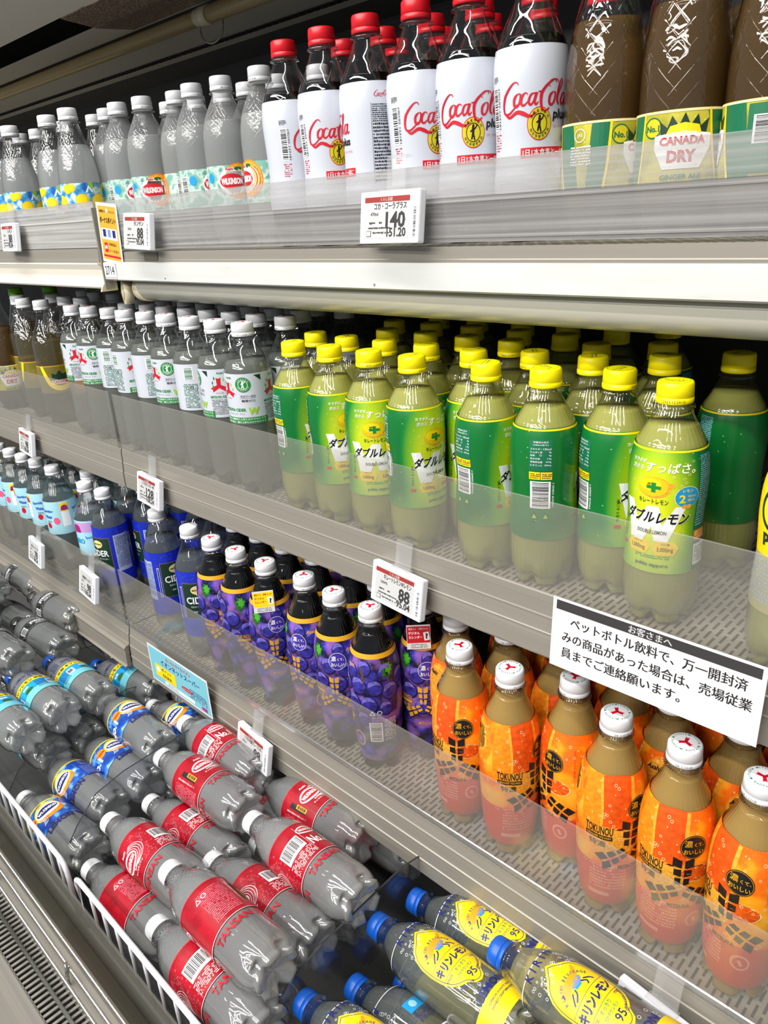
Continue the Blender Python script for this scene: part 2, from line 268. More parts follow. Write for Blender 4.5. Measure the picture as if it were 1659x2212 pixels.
# ------------------------------------------------------------ lettering and artwork
_T = {}
def textmesh(s, bold):
    k = (s, bold)
    if k not in _T:
        c = bpy.data.curves.new('t', 'FONT'); c.body = s; c.size = 1; c.offset = bold; c.resolution_u = 2
        o = bpy.data.objects.new('t', c); m = bpy.data.meshes.new_from_object(o)
        vs = [(v.co.x, v.co.y) for v in m.vertices]; fs = [tuple(p.vertices) for p in m.polygons]
        bpy.data.objects.remove(o); bpy.data.curves.remove(c); bpy.data.meshes.remove(m)
        x0 = min(v[0] for v in vs); x1 = max(v[0] for v in vs); y0 = min(v[1] for v in vs); y1 = max(v[1] for v in vs)
        _T[k] = ([(a-x0, b-y0) for a, b in vs], fs, x1-x0, y1-y0)
    return _T[k]
class Art:
    """flat artwork in (s, t) metres, later wrapped onto a label or laid on a card"""
    def __init__(self): self.it = []
    def poly(self, pts, m, l=1): self.it.append(([tuple(p) for p in pts], [tuple(range(len(pts)))], m, l)); return self
    def rect(self, s, t, w_, h, m, l=1, rot=0):
        c, n = math.cos(rot), math.sin(rot); return self.poly([(s+x*c-y*n, t+x*n+y*c) for x, y in ((-w_/2, -h/2), (w_/2, -h/2), (w_/2, h/2), (-w_/2, h/2))], m, l)
    def disc(self, s, t, r, m, l=1, ry=None, n=28, a0=0):
        ry = ry or r; return self.poly([(s+r*math.cos(2*PI*k/n+a0), t+ry*math.sin(2*PI*k/n+a0)) for k in range(n)], m, l)
    def ring(self, s, t, r, wd, m, l=1, ry=None, n=28, a=(0, 2*PI)):
        ry = ry or r; v = []; f = []
        for k in range(n+1):
            q = a[0]+(a[1]-a[0])*k/n; v += [(s+r*math.cos(q), t+ry*math.sin(q)), (s+(r-wd)*math.cos(q), t+(ry-wd)*math.sin(q))]
            if k: f.append((2*k-2, 2*k, 2*k+1, 2*k-1))
        self.it.append((v, f, m, l)); return self
    def text(self, s_, s, t, h, m, l=3, bold=0.0, shear=0, wid=None, rot=0, al=.5):
        if bold and any('\u4e00' <= q <= '\u9fff' for q in s_):      # dense characters: thicken by doubling instead of swelling
            d = h*min(bold, .03)*.8; self.text(s_, s-d, t, h, m, l, 0, shear, wid, rot, al); self.text(s_, s+d, t+d*.5, h, m, l, 0, shear, wid, rot, al); bold = 0
        vs, fs, W, H = textmesh(s_, bold); k = h/H; kx = (wid/W) if wid else k; c, n = math.cos(rot), math.sin(rot); o = []
        for x, y in vs:
            X = (x-W*al)*kx + (y-H/2)*k*shear; Y = (y-H/2)*k; o.append((s+X*c-Y*n, t+X*n+Y*c))
        self.it.append((o, fs, m, l)); return self
    def arctext(self, s_, s, t, r, h, m, a0, a1, l=3, bold=.01, out=True):
        n = len(s_)
        for i, ch in enumerate(s_):
            if ch == ' ': continue
            a = a0+(a1-a0)*(i/(n-1)); self.text(ch, s+r*math.cos(a), t+r*math.sin(a), h, m, l, bold, rot=a-PI/2 if out else a+PI/2)
        return self
    def micro(self, s, t, w_, h, row, m, l=2, dens=.85, seed=1):
        R = random.Random(seed); y = t+h/2-row
        while y > t-h/2:
            x = s-w_/2
            while x < s+w_/2:
                a = R.uniform(.3, 1.0)*row
                if R.random() < dens: self.rect(min(x+a/2, s+w_/2), y+row*R.uniform(.3, .42), a*.8, row*R.uniform(.3, .62), m, l)
                x += a*1.05
            y -= row
        return self
    def barcode(self, s, t, w_, h, vertical=False, l=2, seed=3, fg='print_black', bg='print_white'):
        self.rect(s, t, w_, h, bg, l); R = random.Random(seed); u = -.46
        while u < .44:
            a = R.choice((.012, .02, .03)); 
            if vertical: self.rect(s, t+(u+a/2)*h, w_*.8, a*h, fg, l+1)
            else: self.rect(s+(u+a/2)*w_, t+h*.05, a*w_, h*.72, fg, l+1)
            u += a+R.choice((.012, .02, .028))
        return self
    def stroke(self, pts, wd, m, l=3, n=6):
        q = smoothprof([p[:2] for p in pts], n); ws = [p[2] if len(p) > 2 else 1 for p in pts]; v = []; f = []
        for i, p in enumerate(q):
            a, b = q[max(i-1, 0)], q[min(i+1, len(q)-1)]; d = math.hypot(b[0]-a[0], b[1]-a[1]) or 1; nx, ny = -(b[1]-a[1])/d, (b[0]-a[0])/d
            k = i/n; j = min(int(k), len(ws)-1); j2 = min(j+1, len(ws)-1); ww = wd*(ws[j]+(ws[j2]-ws[j])*(k-j))/2
            v += [(p[0]+nx*ww, p[1]+ny*ww), (p[0]-nx*ww, p[1]-ny*ww)]
            if i: f.append((2*i-2, 2*i, 2*i+1, 2*i-1))
        self.it.append((v, f, m, l)); return self
    def emit(self, bm, fn, slots, eps=.00013, gs=.0035, gt=.006):
        for vs, fs, m, l in self.it:
            t = bmesh.new(); bv = [t.verts.new((x, y, 0)) for x, y in vs]
            for f in fs:
                try: t.faces.new([bv[i] for i in f])
                except ValueError: pass
            xs = [v[0] for v in vs]; ys = [v[1] for v in vs]
            for lo, hi, g, ax in ((min(xs), max(xs), gs, 0), (min(ys), max(ys), gt, 1)):
                if hi-lo > g*1.3:
                    k = math.ceil(lo/g)
                    while k*g < hi:
                        co = (k*g, 0, 0) if ax == 0 else (0, k*g, 0); no = (1, 0, 0) if ax == 0 else (0, 1, 0)
                        bmesh.ops.bisect_plane(t, geom=t.verts[:]+t.edges[:]+t.faces[:], plane_co=co, plane_no=no); k += 1
            mi = slots.setdefault(m, len(slots)); mp = {}
            for v in t.verts: mp[v] = bm.verts.new(fn(v.co.x, v.co.y, l*eps))
            for f in t.faces:
                q = [mp[v] for v in f.verts]
                if f.normal.z < 0: q.reverse()
                try: g_ = bm.faces.new(q); g_.material_index = mi
                except ValueError: pass
            t.free()
def on_card(art, parent, name, w_, h, base, thick=.001, extra=()):
    """card in local X-Z facing -Y with its artwork in the same mesh"""
    slots = {base: 0}; bm = bmesh.new(); box(bm, -w_/2, w_/2, 0, thick, -h/2, h/2)
    art.emit(bm, lambda s, t, e: (s, -e, t), slots, gs=1, gt=1); return link(name, bm, list(slots), parent)

def logo_arms(A, s, t, k, m, l=2, w_=.3):
    """three ribbed arms meeting at a point"""
    for a in (PI/2, PI/2+2*PI/3, PI/2-2*PI/3):
        dx, dy = math.cos(a), math.sin(a); nx, ny = -dy, dx
        for sd in (1, -1):
            for j in range(3):
                a0, a1 = .12+.3*j, .12+.3*j+.25; o = k*.04*sd; W = k*w_*(.55+.25*j/2)*sd; fl = k*.10 if j == 2 else 0
                A.poly([(s+dx*k*a0+nx*o, t+dy*k*a0+ny*o), (s+dx*(k*a1)+nx*o, t+dy*(k*a1)+ny*o), (s+dx*(k*a1+fl)+nx*W, t+dy*(k*a1+fl)+ny*W), (s+dx*(k*a0+.05*k)+nx*W, t+dy*(k*a0+.05*k)+ny*W)], m, l)
def cap_arms(A, s, t, k, m, l=1):
    for a in (PI/2, PI/2+2*PI/3, PI/2-2*PI/3):
        dx, dy = math.cos(a), math.sin(a); nx, ny = -dy, dx; A.poly([(s+nx*k*.2, t+ny*k*.2), (s-nx*k*.2, t-ny*k*.2), (s+dx*k-nx*k*.26, t+dy*k-ny*k*.26), (s+dx*k*.85, t+dy*k*.85), (s+dx*k+nx*k*.26, t+dy*k+ny*k*.26)], m, l)
def figure_badge(A, s, t, r, disc_, rim, ink):
    A.disc(s, t, r, rim, 2); A.disc(s, t, r*.94, disc_, 3); A.ring(s, t, r*.62, r*.06, ink, 4)
    A.arctext('消費者庁許可', s, t, r*.77, r*.2, ink, PI*.82, PI*.18, 4); A.arctext('特定保健用食品', s, t, r*.77, r*.2, ink, PI*1.16, PI*1.84, 4, out=False)
    A.stroke([(s-.02*r, t+.35*r), (s-.02*r, t, 1), (s-.16*r, t-.45*r, .5)], r*.2, ink, 4); A.stroke([(s, t-.05*r), (s+.12*r, t-.5*r)], r*.12, ink, 4)
    A.stroke([(s, t+.18*r), (s+.2*r, t+.3*r), (s+.32*r, t+.5*r)], r*.1, ink, 4); A.stroke([(s-.05*r, t+.2*r), (s-.25*r, t+.05*r)], r*.1, ink, 4); A.disc(s, t+.42*r, r*.1, ink, 4)
def script_cola(A, s, t, k, m):
    """the flowing red script; k = width"""
    q = lambda P, w_=1: A.stroke([(s+(x-.5+.12*(y-.2))*k, t+(y-.2)*k, *r) for x, y, *r in P], k*.021*w_, m, 3)
    q([(.235, .355, .4), (.21, .395, .8), (.165, .385, 1.1), (.10, .28, 1.6), (.055, .15, 1.6), (.07, .055, 1.2), (.13, .035, 1), (.20, .075, .8), (.245, .12, .5)])
    for x0 in (.225, .66):
        q([(x0+.02, .22, .8), (x0-.02, .17, 1.5), (x0-.015, .11, 1.5), (x0+.025, .10, .9), (x0+.055, .15, 1.3), (x0+.05, .21, 1), (x0+.02, .22, .6)])
    q([(.365, .20, .6), (.335, .225, .8), (.295, .17, 1.5), (.30, .115, 1.3), (.335, .105, .9), (.375, .135, .5)])
    for x0 in (.43, .86):
        q([(x0+.03, .21, .8), (x0-.02, .2, 1), (x0-.045, .14, 1.4), (x0-.025, .105, 1), (x0+.01, .13, .8), (x0+.035, .22, .8)]); q([(x0+.045, .22, 1.4), (x0+.025, .14, 1.5), (x0+.045, .105, 1), (x0+.075, .13, .4)])
    A.rect(s+k*.01, t+.03*k, k*.035, k*.02, m, 3, .1)
    q([(.74, .36, .4), (.72, .40, .7), (.655, .40, 1.1), (.575, .31, 1.6), (.53, .19, 1.8), (.55, .075, 1.4), (.60, .04, 1), (.65, .07, .7)]); q([(.63, .30, .4), (.60, .34, .6), (.63, .395, .8), (.69, .41, .8), (.70, .36, .5)])
    q([(.745, .13, .5), (.79, .30, .9), (.80, .40, .8), (.775, .41, .7), (.755, .30, 1.4), (.755, .14, 1.4), (.79, .105, .8)])
    q([(.075, .05, .6), (.15, .005, 1.2), (.25, .045, 1.6), (.33, .03, 2.0), (.42, .0, 1.4), (.5, .03, .4)])

# ------------------------------------------------------------ bottles
SPEC = {}
def bottle_spec(key, **k): SPEC[key] = k
def rad(prof, t):
    for (z0, r0), (z1, r1) in zip(prof, prof[1:]):
        if z0 <= t <= z1: return r0+(r1-r0)*(t-z0)/max(1e-9, z1-z0)
    return prof[-1][1]
def make_cap(parent, z, col, top=None, r=.0142, h=.0165):
    bm = bmesh.new(); P = [(r*.955, z+.0051), (r*.985, z+.0055), (r*.955, z+h-.0018), (r*.90, z+h-.0004), (r*.8, z+h), (r*.3, z+h)]
    lathe(bm, P, 72, rf=lambda rr, zz, a: (rr*(1-.006*(math.cos(36*a) > 0)) if z+.0056 < zz+1e-6 < z+h-.001 else rr, zz)); slots = {col: 0}
    if top:
        B = Art()
        if top == 'arms':
            cap_arms(B, 0, .0004, .0062, 'print_red'); B.arctext('MITSUYA MITSUYA MITSUYA MITSUYA', 0, 0, .0102, .0019, 'print_teal', PI*.5, -PI*1.42, 1, .02)
        else:
            B.text('キレートレモン', 0, .0012, .0028, 'print_teal', 1, .02, wid=.018); B.text('DOUBLE LEMON', 0, -.0022, .0018, 'print_teal', 1, .02, wid=.014); B.ring(0, 0, .0112, .0007, 'print_lime', 1)
        B.emit(bm, lambda s, t, e: (s, t, z+h+e), slots, gs=1, gt=1)
    c = link('cap', bm, list(slots), parent)
    bm = bmesh.new(); lathe(bm, [(r*.96, z), (r, z+.0008), (r, z+.0042), (r*.955, z+.0046), (r*.955, z+.0051)], 48); slots = {col: 0}
    A = Art(); A.text('2023.12.24+G' if col == 'cap_yellow' else '24. 1.12+B', .0005*r, 0, .0021, 'print_grey' if col != 'cap_yellow' else 'print_brown', 1, al=.5)
    A.emit(bm, lambda s, t, e: ((r+e)*math.sin(s/r+.25), -(r+e)*math.cos(s/r+.25), z+.0025+t), slots, gs=.002); link('tamper_ring', bm, list(slots), c); return c
def build_bottle(key, name, label='', cat='bottle'):
    S = SPEC[key]; root = thing(name, label, cat); prof = smoothprof(S['prof'], 5); H = S['H']; zc = H-.0165; R = max(r for z, r in prof)
    def petal(r, z, a):
        if not S.get('petal', 1) or z > .03: return r, z
        v = max(0, math.cos(5*a/1.0))**1.5; s = (1-z/.03)**1.2
        return r*(1-.24*s*v), z+(.009*v*(1-abs(r/R-.7)*2 if abs(r/R-.7) < .5 else 0) if z < .012 else 0)
    bot = [(.001, .009), (R*.3, .0075), (R*.5, .004), (R*.64, .0004), (R*.74, .0), (R*.85, .0025)]
    body = [(r, z) for r, z in bot] + [(r, z) for z, r in prof if z > .006] + [(.0125, zc-.004), (.0158, zc-.0036), (.0158, zc-.0022), (.0122, zc-.0018), (.0118, zc+.012)]
    bm = bmesh.new(); uv = bm.loops.layers.uv.new('UVMap'); lathe(bm, body, 60, rf=petal, uv=uv, cap0=False, cap1=True); link('bottle_body', bm, S.get('pet', 'pet'), root)
    if S.get('liq'):
        m, lv = S['liq']; g = .0007; LB = [(max(.0008, r-g), z+g) for r, z in bot] + [(r-g, z) for z, r in prof if .006 < z < lv] + [(rad(prof, lv)-g, lv), (.0006, lv)]
        bm = bmesh.new(); lathe(bm, LB, 48, rf=petal); link('liquid', bm, m, root)
    make_cap(root, zc, S['cap'], S.get('top'))
    if S.get('lab'):
        t0, t1, mat, art = S['lab'][:4]; bm = bmesh.new(); uv = bm.loops.layers.uv.new('UVMap'); n = max(6, int((t1-t0)/.0045)); circ = 2*PI*R; seg = 64; rows = []
        for i in range(n+1):
            t = t0+(t1-t0)*i/n; r = rad(prof, t)+.0004; rows.append([bm.verts.new((r*math.sin(2*PI*k/seg), -r*math.cos(2*PI*k/seg), t)) for k in range(seg)])
        for i in range(n):
            for k in range(seg):
                f = bm.faces.new((rows[i][k], rows[i][(k+1) % seg], rows[i+1][(k+1) % seg], rows[i+1][k])); f.smooth = True
                for l, (a, b) in zip(f.loops, ((k, i), (k+1, i), (k+1, i+1), (k, i+1))): l[uv].uv = ((a/seg+.5 if k < seg/2 else a/seg-.5), b/n)
        slots = {mat: 0}
        if art:
            A = Art(); art(A); remap(A, S['lab'][4]) if len(S['lab']) > 4 else None; A.emit(bm, lambda s, t, e: ((rad(prof, t)+.0004+e)*math.sin(s/R), -(rad(prof, t)+.0004+e)*math.cos(s/R), t), slots)
        link('label', bm, list(slots), root)
    root['used'] = 0; return root
PROTO = {}
def bottle(key, name, pos, rz=0, label='', group=None, mat=None):
    if key not in PROTO: PROTO[key] = build_bottle(key, name); r = PROTO[key]
    else:
        p = PROTO[key]; r = p.copy(); C.objects.link(r)
        for ch in p.children:
            c = ch.copy(); C.objects.link(c); c.parent = r
            for g in ch.children: d = g.copy(); C.objects.link(d); d.parent = c
    if mat is not None: r.matrix_world = mat
    else: r.location = pos; r.rotation_euler = (0, 0, rz)
    r['label'] = label; r['category'] = 'bottle'
    if group: r['group'] = group
    if 'used' in r: del r['used']
    return r
def standing(key, name, x, y, z, phi, label, group=None):
    return bottle(key, name, (x, y, z), math.atan2(-x, y)+math.radians(phi), label, group)
def lying(key, name, cap, base, roll, label, group=None):
    a = Vector(cap); b = Vector(base); d = (a-b).normalized(); up = Vector((0, 0, 1)); f = (up-d*up.dot(d)).normalized(); f = Matrix.Rotation(math.radians(roll), 3, d) @ f
    yl = -f; xl = yl.cross(d); H = SPEC[key]['H']; o = a-d*(H-.004)
    return bottle(key, name, None, 0, label, group, Matrix(((xl.x, yl.x, d.x, o.x), (xl.y, yl.y, d.y, o.y), (xl.z, yl.z, d.z, o.z), (0, 0, 0, 1))))
# ---- artwork of each drink, drawn flat: s runs round the bottle, t runs up it
def art_lemon(A):
    A.rect(0, .1362, .2, .0022, 'print_yellow', 1)
    A.text('カラダが', -.0165, .1235, .0048, 'print_white', wid=.0135, shear=.1, bold=.01); A.text('求める', -.0170, .1170, .0048, 'print_white', wid=.0110, shear=.1, bold=.01)
    A.text('すっぱさ。', .0095, .1190, .0098, 'print_white', bold=.015, wid=.0390, shear=.12)
    A.disc(-.002, .1000, .0132, 'print_peel', 1, ry=.0100); A.disc(-.003, .1007, .0120, 'print_lemonrind', 2, ry=.0090); A.disc(-.0050, .1025, .0088, 'print_yellow', 2, ry=.0056)
    A.disc(.0116, .1025, .0024, 'print_peel', 1)
    A.rect(-.002, .1000, .0112, .0030, 'print_green', 3); A.rect(-.002, .1000, .0034, .0090, 'print_green', 3)
    A.text('キレートレモン', -.002, .0870, .0050, 'print_black', bold=.01, wid=.0235)
    for x, y in ((.0125, .111), (.0205, .109), (.022, .1055), (.0185, .1025), (.014, .095), (.024, .113), (-.020, .103), (-.0175, .094), (.0270, .1255)): A.ring(x, y, .0012, .0003, 'print_cream', 2, n=12)
    A.poly([(x*1.35-.004, y) for x, y in ((-.0185, .0845), (-.0115, .0845), (-.0075, .066), (-.0015, .0825), (.0055, .0825), (.0075, .066), (.0145, .083), (.021, .083), (.0115, .0545), (.0035, .0545), (.0015, .065), (-.0035, .0535), (-.0125, .0535))], 'print_white', 2)
    A.text('ダブルレモン', .0005, .0725, .0112, 'print_white', l=3, bold=.05, wid=.0555, shear=.25); A.text('ダブルレモン', .0005, .0725, .0108, 'print_black', l=4, bold=.03, wid=.0540, shear=.25)
    A.text('DOUBLE LEMON', -.002, .0610, .0028, 'print_black', l=4, bold=.015, wid=.0240, shear=.1)
    A.disc(.0240, .0920, .0100, 'print_cream', 1); A.disc(.0240, .0920, .0095, 'print_sky', 2); A.text('レモン', .0240, .0978, .0026, 'print_yellow', bold=.02, wid=.0085); A.text('2', .0200, .0905, .0078, 'print_yellow', bold=.03); A.text('個分の', .0276, .0928, .0022, 'print_yellow', bold=.03, wid=.0070); A.text('果汁', .0272, .0890, .0028, 'print_yellow', bold=.03, wid=.0062)
    for x in (.0222, .0256): A.disc(x, .0832, .0021, 'print_peel', 3)
    for x, n1, n2 in ((-.0120, 'ビタミンC', '1,000mg'), (.0100, 'クエン酸', '3,000mg')):
        A.poly([(x-.0105, .0500), (x-.0070, .0545), (x+.0070, .0545), (x+.0105, .0500), (x+.0070, .0455), (x-.0070, .0455)], 'print_pill', 2); A.text(n1, x, .0527, .0016, 'print_brown', bold=.01); A.text(n2, x, .0487, .0034, 'print_brown', bold=.01, wid=.0125)
    A.micro(0, .0438, .028, .003, .0012, 'print_green', seed=4); A.text('pokka sapporo', .000, .0388, .0030, 'print_teal', bold=.02, wid=.026)
    A.rect(.0415, .085, .0165, .100, 'print_teal', 1); A.micro(.0415, .097, .0145, .068, .0019, 'print_lightblue', 2, .95, 9); A.rect(.0415, .0575, .0155, .0075, 'print_orange', 2); A.micro(.0415, .0575, .013, .006, .0018, 'print_cream', 3)
    A.rect(.0415, .0445, .0150, .013, 'print_white', 2); A.micro(.0415, .0445, .013, .011, .0014, 'print_grey', 3)
    A.text('果汁15%', -.0285, .0605, .0030, 'print_black', rot=-PI/2, wid=.018); A.rect(-.0285, .0478, .0055, .0022, 'print_red', 2)
    s = -.0660
    A.rect(s, .1085, .0205, .0330, 'print_teal', 1); A.ring(s, .1085, .001, .0002, 'print_white', 2)
    A.text('栄養成分表示', s, .1220, .0021, 'print_white', wid=.0135); A.text('(100ml当り)', s, .1190, .0021, 'print_white', wid=.0135)
    for i, (a, b) in enumerate((('エネルギー', '15kcal'), ('たんぱく質', '0g'), ('脂質', '0g'), ('炭水化物', '3.9g'), ('食塩相当量', '0.04g'), ('ビタミンC', '200mg'))):
        A.text(a, s-.0090, .1150-i*.0034, .0020, 'print_white', al=0); A.text(b, s+.0090, .1150-i*.0034, .0020, 'print_white', al=1)
    for x in (-.0052, .0052): A.rect(s+x, .0870, .0098, .0078, 'print_yellow', 2); A.micro(s+x, .0870, .008, .006, .0019, 'print_brown', 3)
    A.barcode(s, .0690, .0185, .0240, vertical=True); A.text('4 589850 829062', s+.0115, .069, .0018, 'print_white', rot=-PI/2, wid=.022)
    for x, tt in ((-.005, 'PET'), (.005, 'プラ')):
        A.poly([(s+x, .0540), (s+x-.0033, .0485), (s+x+.0033, .0485)], 'print_darkgreen', 2); A.poly([(s+x, .0526), (s+x-.0023, .0491), (s+x+.0023, .0491)], 'print_lime', 3); A.text(tt, s+x, .0462, .0015, 'print_darkgreen')
def remap(A, K):
    def f(t):
        if t <= K[0][0]: return t-K[0][0]+K[0][1]
        for (a, b), (c, d) in zip(K, K[1:]):
            if t <= c: return b+(t-a)*(d-b)/(c-a)
        return t-K[-1][0]+K[-1][1]
    A.it = [([(x, f(y)) for x, y in v], fs, m, l) for v, fs, m, l in A.it]
K_LEM = [(.034, .050), (.0505, .073), (.0725, .098), (.1015, .124), (.1215, .141), (.1375, .152)]
K_ORG = [(.012, .012), (.0215, .028), (.054, .064), (.0905, .104), (.143, .1605)]
K_COKE = [(.04, .04), (.063, .072), (.08, .092), (.0985, .114), (.150, .150)]
K_W = [(.079, .0955), (.145, .158)]
K_WO = [(.045, .050), (.089, .097)]
K_CID = [(.025, .040), (.128, .148)]
K_SPK = [(.035, .080), (.090, .146)]
K_GOLD = [(.040, .058), (.087, .108)]
def art_w(A):
    A.rect(0, .0835, .062, .0085, 'print_green', 1); A.text('食後の血糖値の上昇をおだやかにする', .000, .0855, .0028, 'print_white', wid=.056, bold=.02); A.text('脂肪の吸収・糖分上昇をおだやかにする', .000, .0815, .0028, 'print_white', wid=.056, bold=.02)
    figure_badge(A, .004, .1310, .0098, 'print_green', 'print_green', 'print_white')
    A.text('カロリーゼロ', .0085, .1160, .0034, 'print_black', wid=.0185, bold=.015, shear=.15); A.rect(.0080, .1132, .0200, .0003, 'print_black', 1, .03); A.text('糖類ゼロ', .0085, .1100, .0034, 'print_black', wid=.0165, bold=.015)
    A.text('W', .0140, .0960, .0095, 'print_lime', bold=.045, wid=.0135, shear=.1); A.text('MITSUYA CIDER', -.0125, .0980, .0042, 'print_green', bold=.03, wid=.034); A.text('三ツ矢サイダー ダブル', -.010, .0925, .0022, 'print_grey', wid=.024)
    A.poly([(.0180, .1430), (.0270, .1430), (.0270, .1350)], 'print_darkgreen', 1)
    for s0 in (-.019, .041):
        cap_arms(A, s0, .1225, .0115, 'print_red', 2); A.text('SINCE 1884', s0, .1130, .0014, 'print_red'); A.text('Asahi', s0+.003, .1400, .0030, 'print_green', bold=.02)
        for x, y, a in ((-.008, .127, .5), (-.0055, .133, .9), (.006, .131, -.6), (.0085, .125, -.3), (-.0075, .1215, .2)): A.disc(s0+x, y, .0009, 'print_green' if x < 0 else 'print_lime', 2, ry=.0022)
    A.text('MITSUYA CIDER', .041, .1075, .0033, 'print_green', bold=.03, wid=.026); A.micro(.041, .093, .0250, .0235, .00215, 'print_grey', 2, .95, 5)
    A.micro(.074, .112, .0330, .0620, .00225, 'print_teal', 2, .95, 6); A.micro(.078, .130, .010, .003, .0022, 'print_red', 3)
    A.micro(-.050, .1000, .0200, .036, .0022, 'print_teal', 2, .9, 8); A.barcode(-.050, .1320, .0135, .0180, vertical=True, fg='print_teal')
    A.poly([(-.054, .114), (-.0565, .110), (-.0515, .110)], 'print_black', 2); A.poly([(-.054, .1130), (-.0555, .1105), (-.0525, .1105)], 'print_white', 3); A.ring(-.0475, .112, .0024, .0007, 'print_black', 2, n=8)
def art_coke(A):
    script_cola(A, .0065, .0985, .068, 'print_red')
    figure_badge(A, .0075, .0800, .0106, 'print_mustard', 'print_red', 'print_black')
    A.text('plus', .0275, .0850, .0078, 'print_black', bold=.03, wid=.0155, shear=.1); A.text('コカ・コーラ プラス', .0285, .0780, .0021, 'print_red', wid=.017)
    A.rect(.0155, .0620, .0480, .0062, 'print_red', 1); A.text('1日1本食事と一緒に', .0155, .0620, .0042, 'print_white', wid=.044, bold=.015)
    A.barcode(-.0360, .0940, .0080, .0320, vertical=True); A.text('4 902102 123181', -.0305, .094, .0020, 'print_black', rot=-PI/2, wid=.030); A.micro(-.0350, .0700, .0090, .0125, .0017, 'print_red', seed=3); A.micro(-.0360, .118, .008, .008, .0014, 'print_black', seed=13)
    A.micro(.0720, .0880, .0200, .0680, .0026, 'print_black', 2, .97, 4)
    for e in (-1, 1): A.rect(.0720+e*.0108, .0880, .0003, .0700, 'print_black', 2)
    script_cola(A, .0740, .1340, .0200, 'print_red')
def leaf(A, s, t, k, m, l=2):
    A.poly([(s+k*x, t+k*y) for x, y in ((0, -1), (.25, -.5), (.6, -.45), (.45, -.05), (.75, .25), (.35, .35), (.3, .75), (0, .55), (-.3, .85), (-.3, .35), (-.75, .3), (-.45, -.05), (-.55, -.45), (-.2, -.5))], m, l)
def berry(A, s, t, r):
    A.disc(s, t, r, 'print_darkberry', 1); A.disc(s-r*.06, t+r*.08, r*.9, 'print_berry', 2); A.stroke([(s-r*.75, t+r*.15, .3), (s-r*.45, t+r*.6, 1.6), (s+r*.15, t+r*.72, 1.3), (s+r*.6, t+r*.45, .3)], r*.34, 'print_berryhi', 3, n=4)
def art_grape(A):
    A.rect(0, .1405, .2, .0052, 'print_gold', 2)
    for s, t, r in ((-.012, .128, .0085), (.006, .121, .0095), (.024, .127, .009), (.016, .105, .011), (-.004, .103, .0095), (-.026, .108, .0105), (.036, .104, .010), (-.014, .086, .0105), (.008, .084, .0098), (.028, .083, .011), (-.036, .088, .010), (.050, .122, .010), (.055, .098, .011), (.070, .112, .010), (-.055, .104, .011), (-.072, .118, .010), (-.07, .09, .011), (.048, .078, .009), (-.052, .08, .009), (.088, .094, .010), (0, .066, .009), (.02, .064, .009), (-.022, .068, .009)): berry(A, s, t, r)
    for s in (-.042, .052): leaf(A, s, .124, .0125, 'print_leaf', 2); leaf(A, s+.002, .126, .008, 'print_lime2', 3)
    A.rect(.022, .120, .0030, .018, 'print_brown', 3, .2)
    for s in (-.018, .036):
        pass
    A.ring(-.014, .1150, .0106, .0004, 'print_white', 4); A.disc(-.014, .1150, .0101, 'print_purple', 3); A.text('濃', -.0185, .1185, .0060, 'print_white', 4, .02); A.text('くて、', -.0100, .1175, .0034, 'print_white', 4, .02); A.text('おいしい', -.014, .1110, .0044, 'print_white', 4, .02, wid=.0155)
    logo_arms(A, -.020, .070, .024, 'print_gold', 4); A.text('MITSUYA', -.018, .0475, .0036, 'print_gold', 4, .02, wid=.018); A.text('TOKUNOU', -.043, .0790, .0050, 'print_gold', 4, .02, wid=.018); A.rect(-.043, .0735, .018, .0036, 'print_gold', 4); A.text('特濃', -.043, .067, .0060, 'print_gold', 4, .02)
    A.text('Asahi', .004, .1280, .0040, 'print_gold', 4, .02, shear=.2)
    A.disc(.010, .036, .0085, 'print_gold', 2, ry=.0100); A.disc(.010, .036, .0068, 'print_purple', 3, ry=.0082); A.rect(.010, .036, .003, .007, 'print_lilac', 4, .4)
    A.poly([(.031, .0765), (.0275, .0705), (.0345, .0705)], 'print_white', 3); A.poly([(.031, .0748), (.0290, .0714), (.0330, .0714)], 'print_purple', 4); A.ring(.0395, .0735, .0030, .0008, 'print_white', 3, n=8); A.text('PET プラ', .035, .0675, .0018, 'print_white', 3)
    A.barcode(.0340, .0480, .0160, .0250, vertical=True, l=3); A.micro(.0520, .0500, .0150, .0300, .0018, 'print_white', 3, .9, 8)
def orange_half(A, s, t, r, ry=None, rot=0):
    ry = ry or r; A.disc(s, t, r, 'print_peel', 1, ry=ry); A.disc(s, t, r*.93, 'print_cream', 1, ry=ry*.93); A.disc(s, t, r*.86, 'print_deeporange', 2, ry=ry*.86)
    for k in range(9):
        a = rot+2*PI*k/9; A.poly([(s, t), (s+r*.84*math.cos(a-.03), t+ry*.84*math.sin(a-.03)), (s+r*.84*math.cos(a+.03), t+ry*.84*math.sin(a+.03))], 'print_peel', 3)
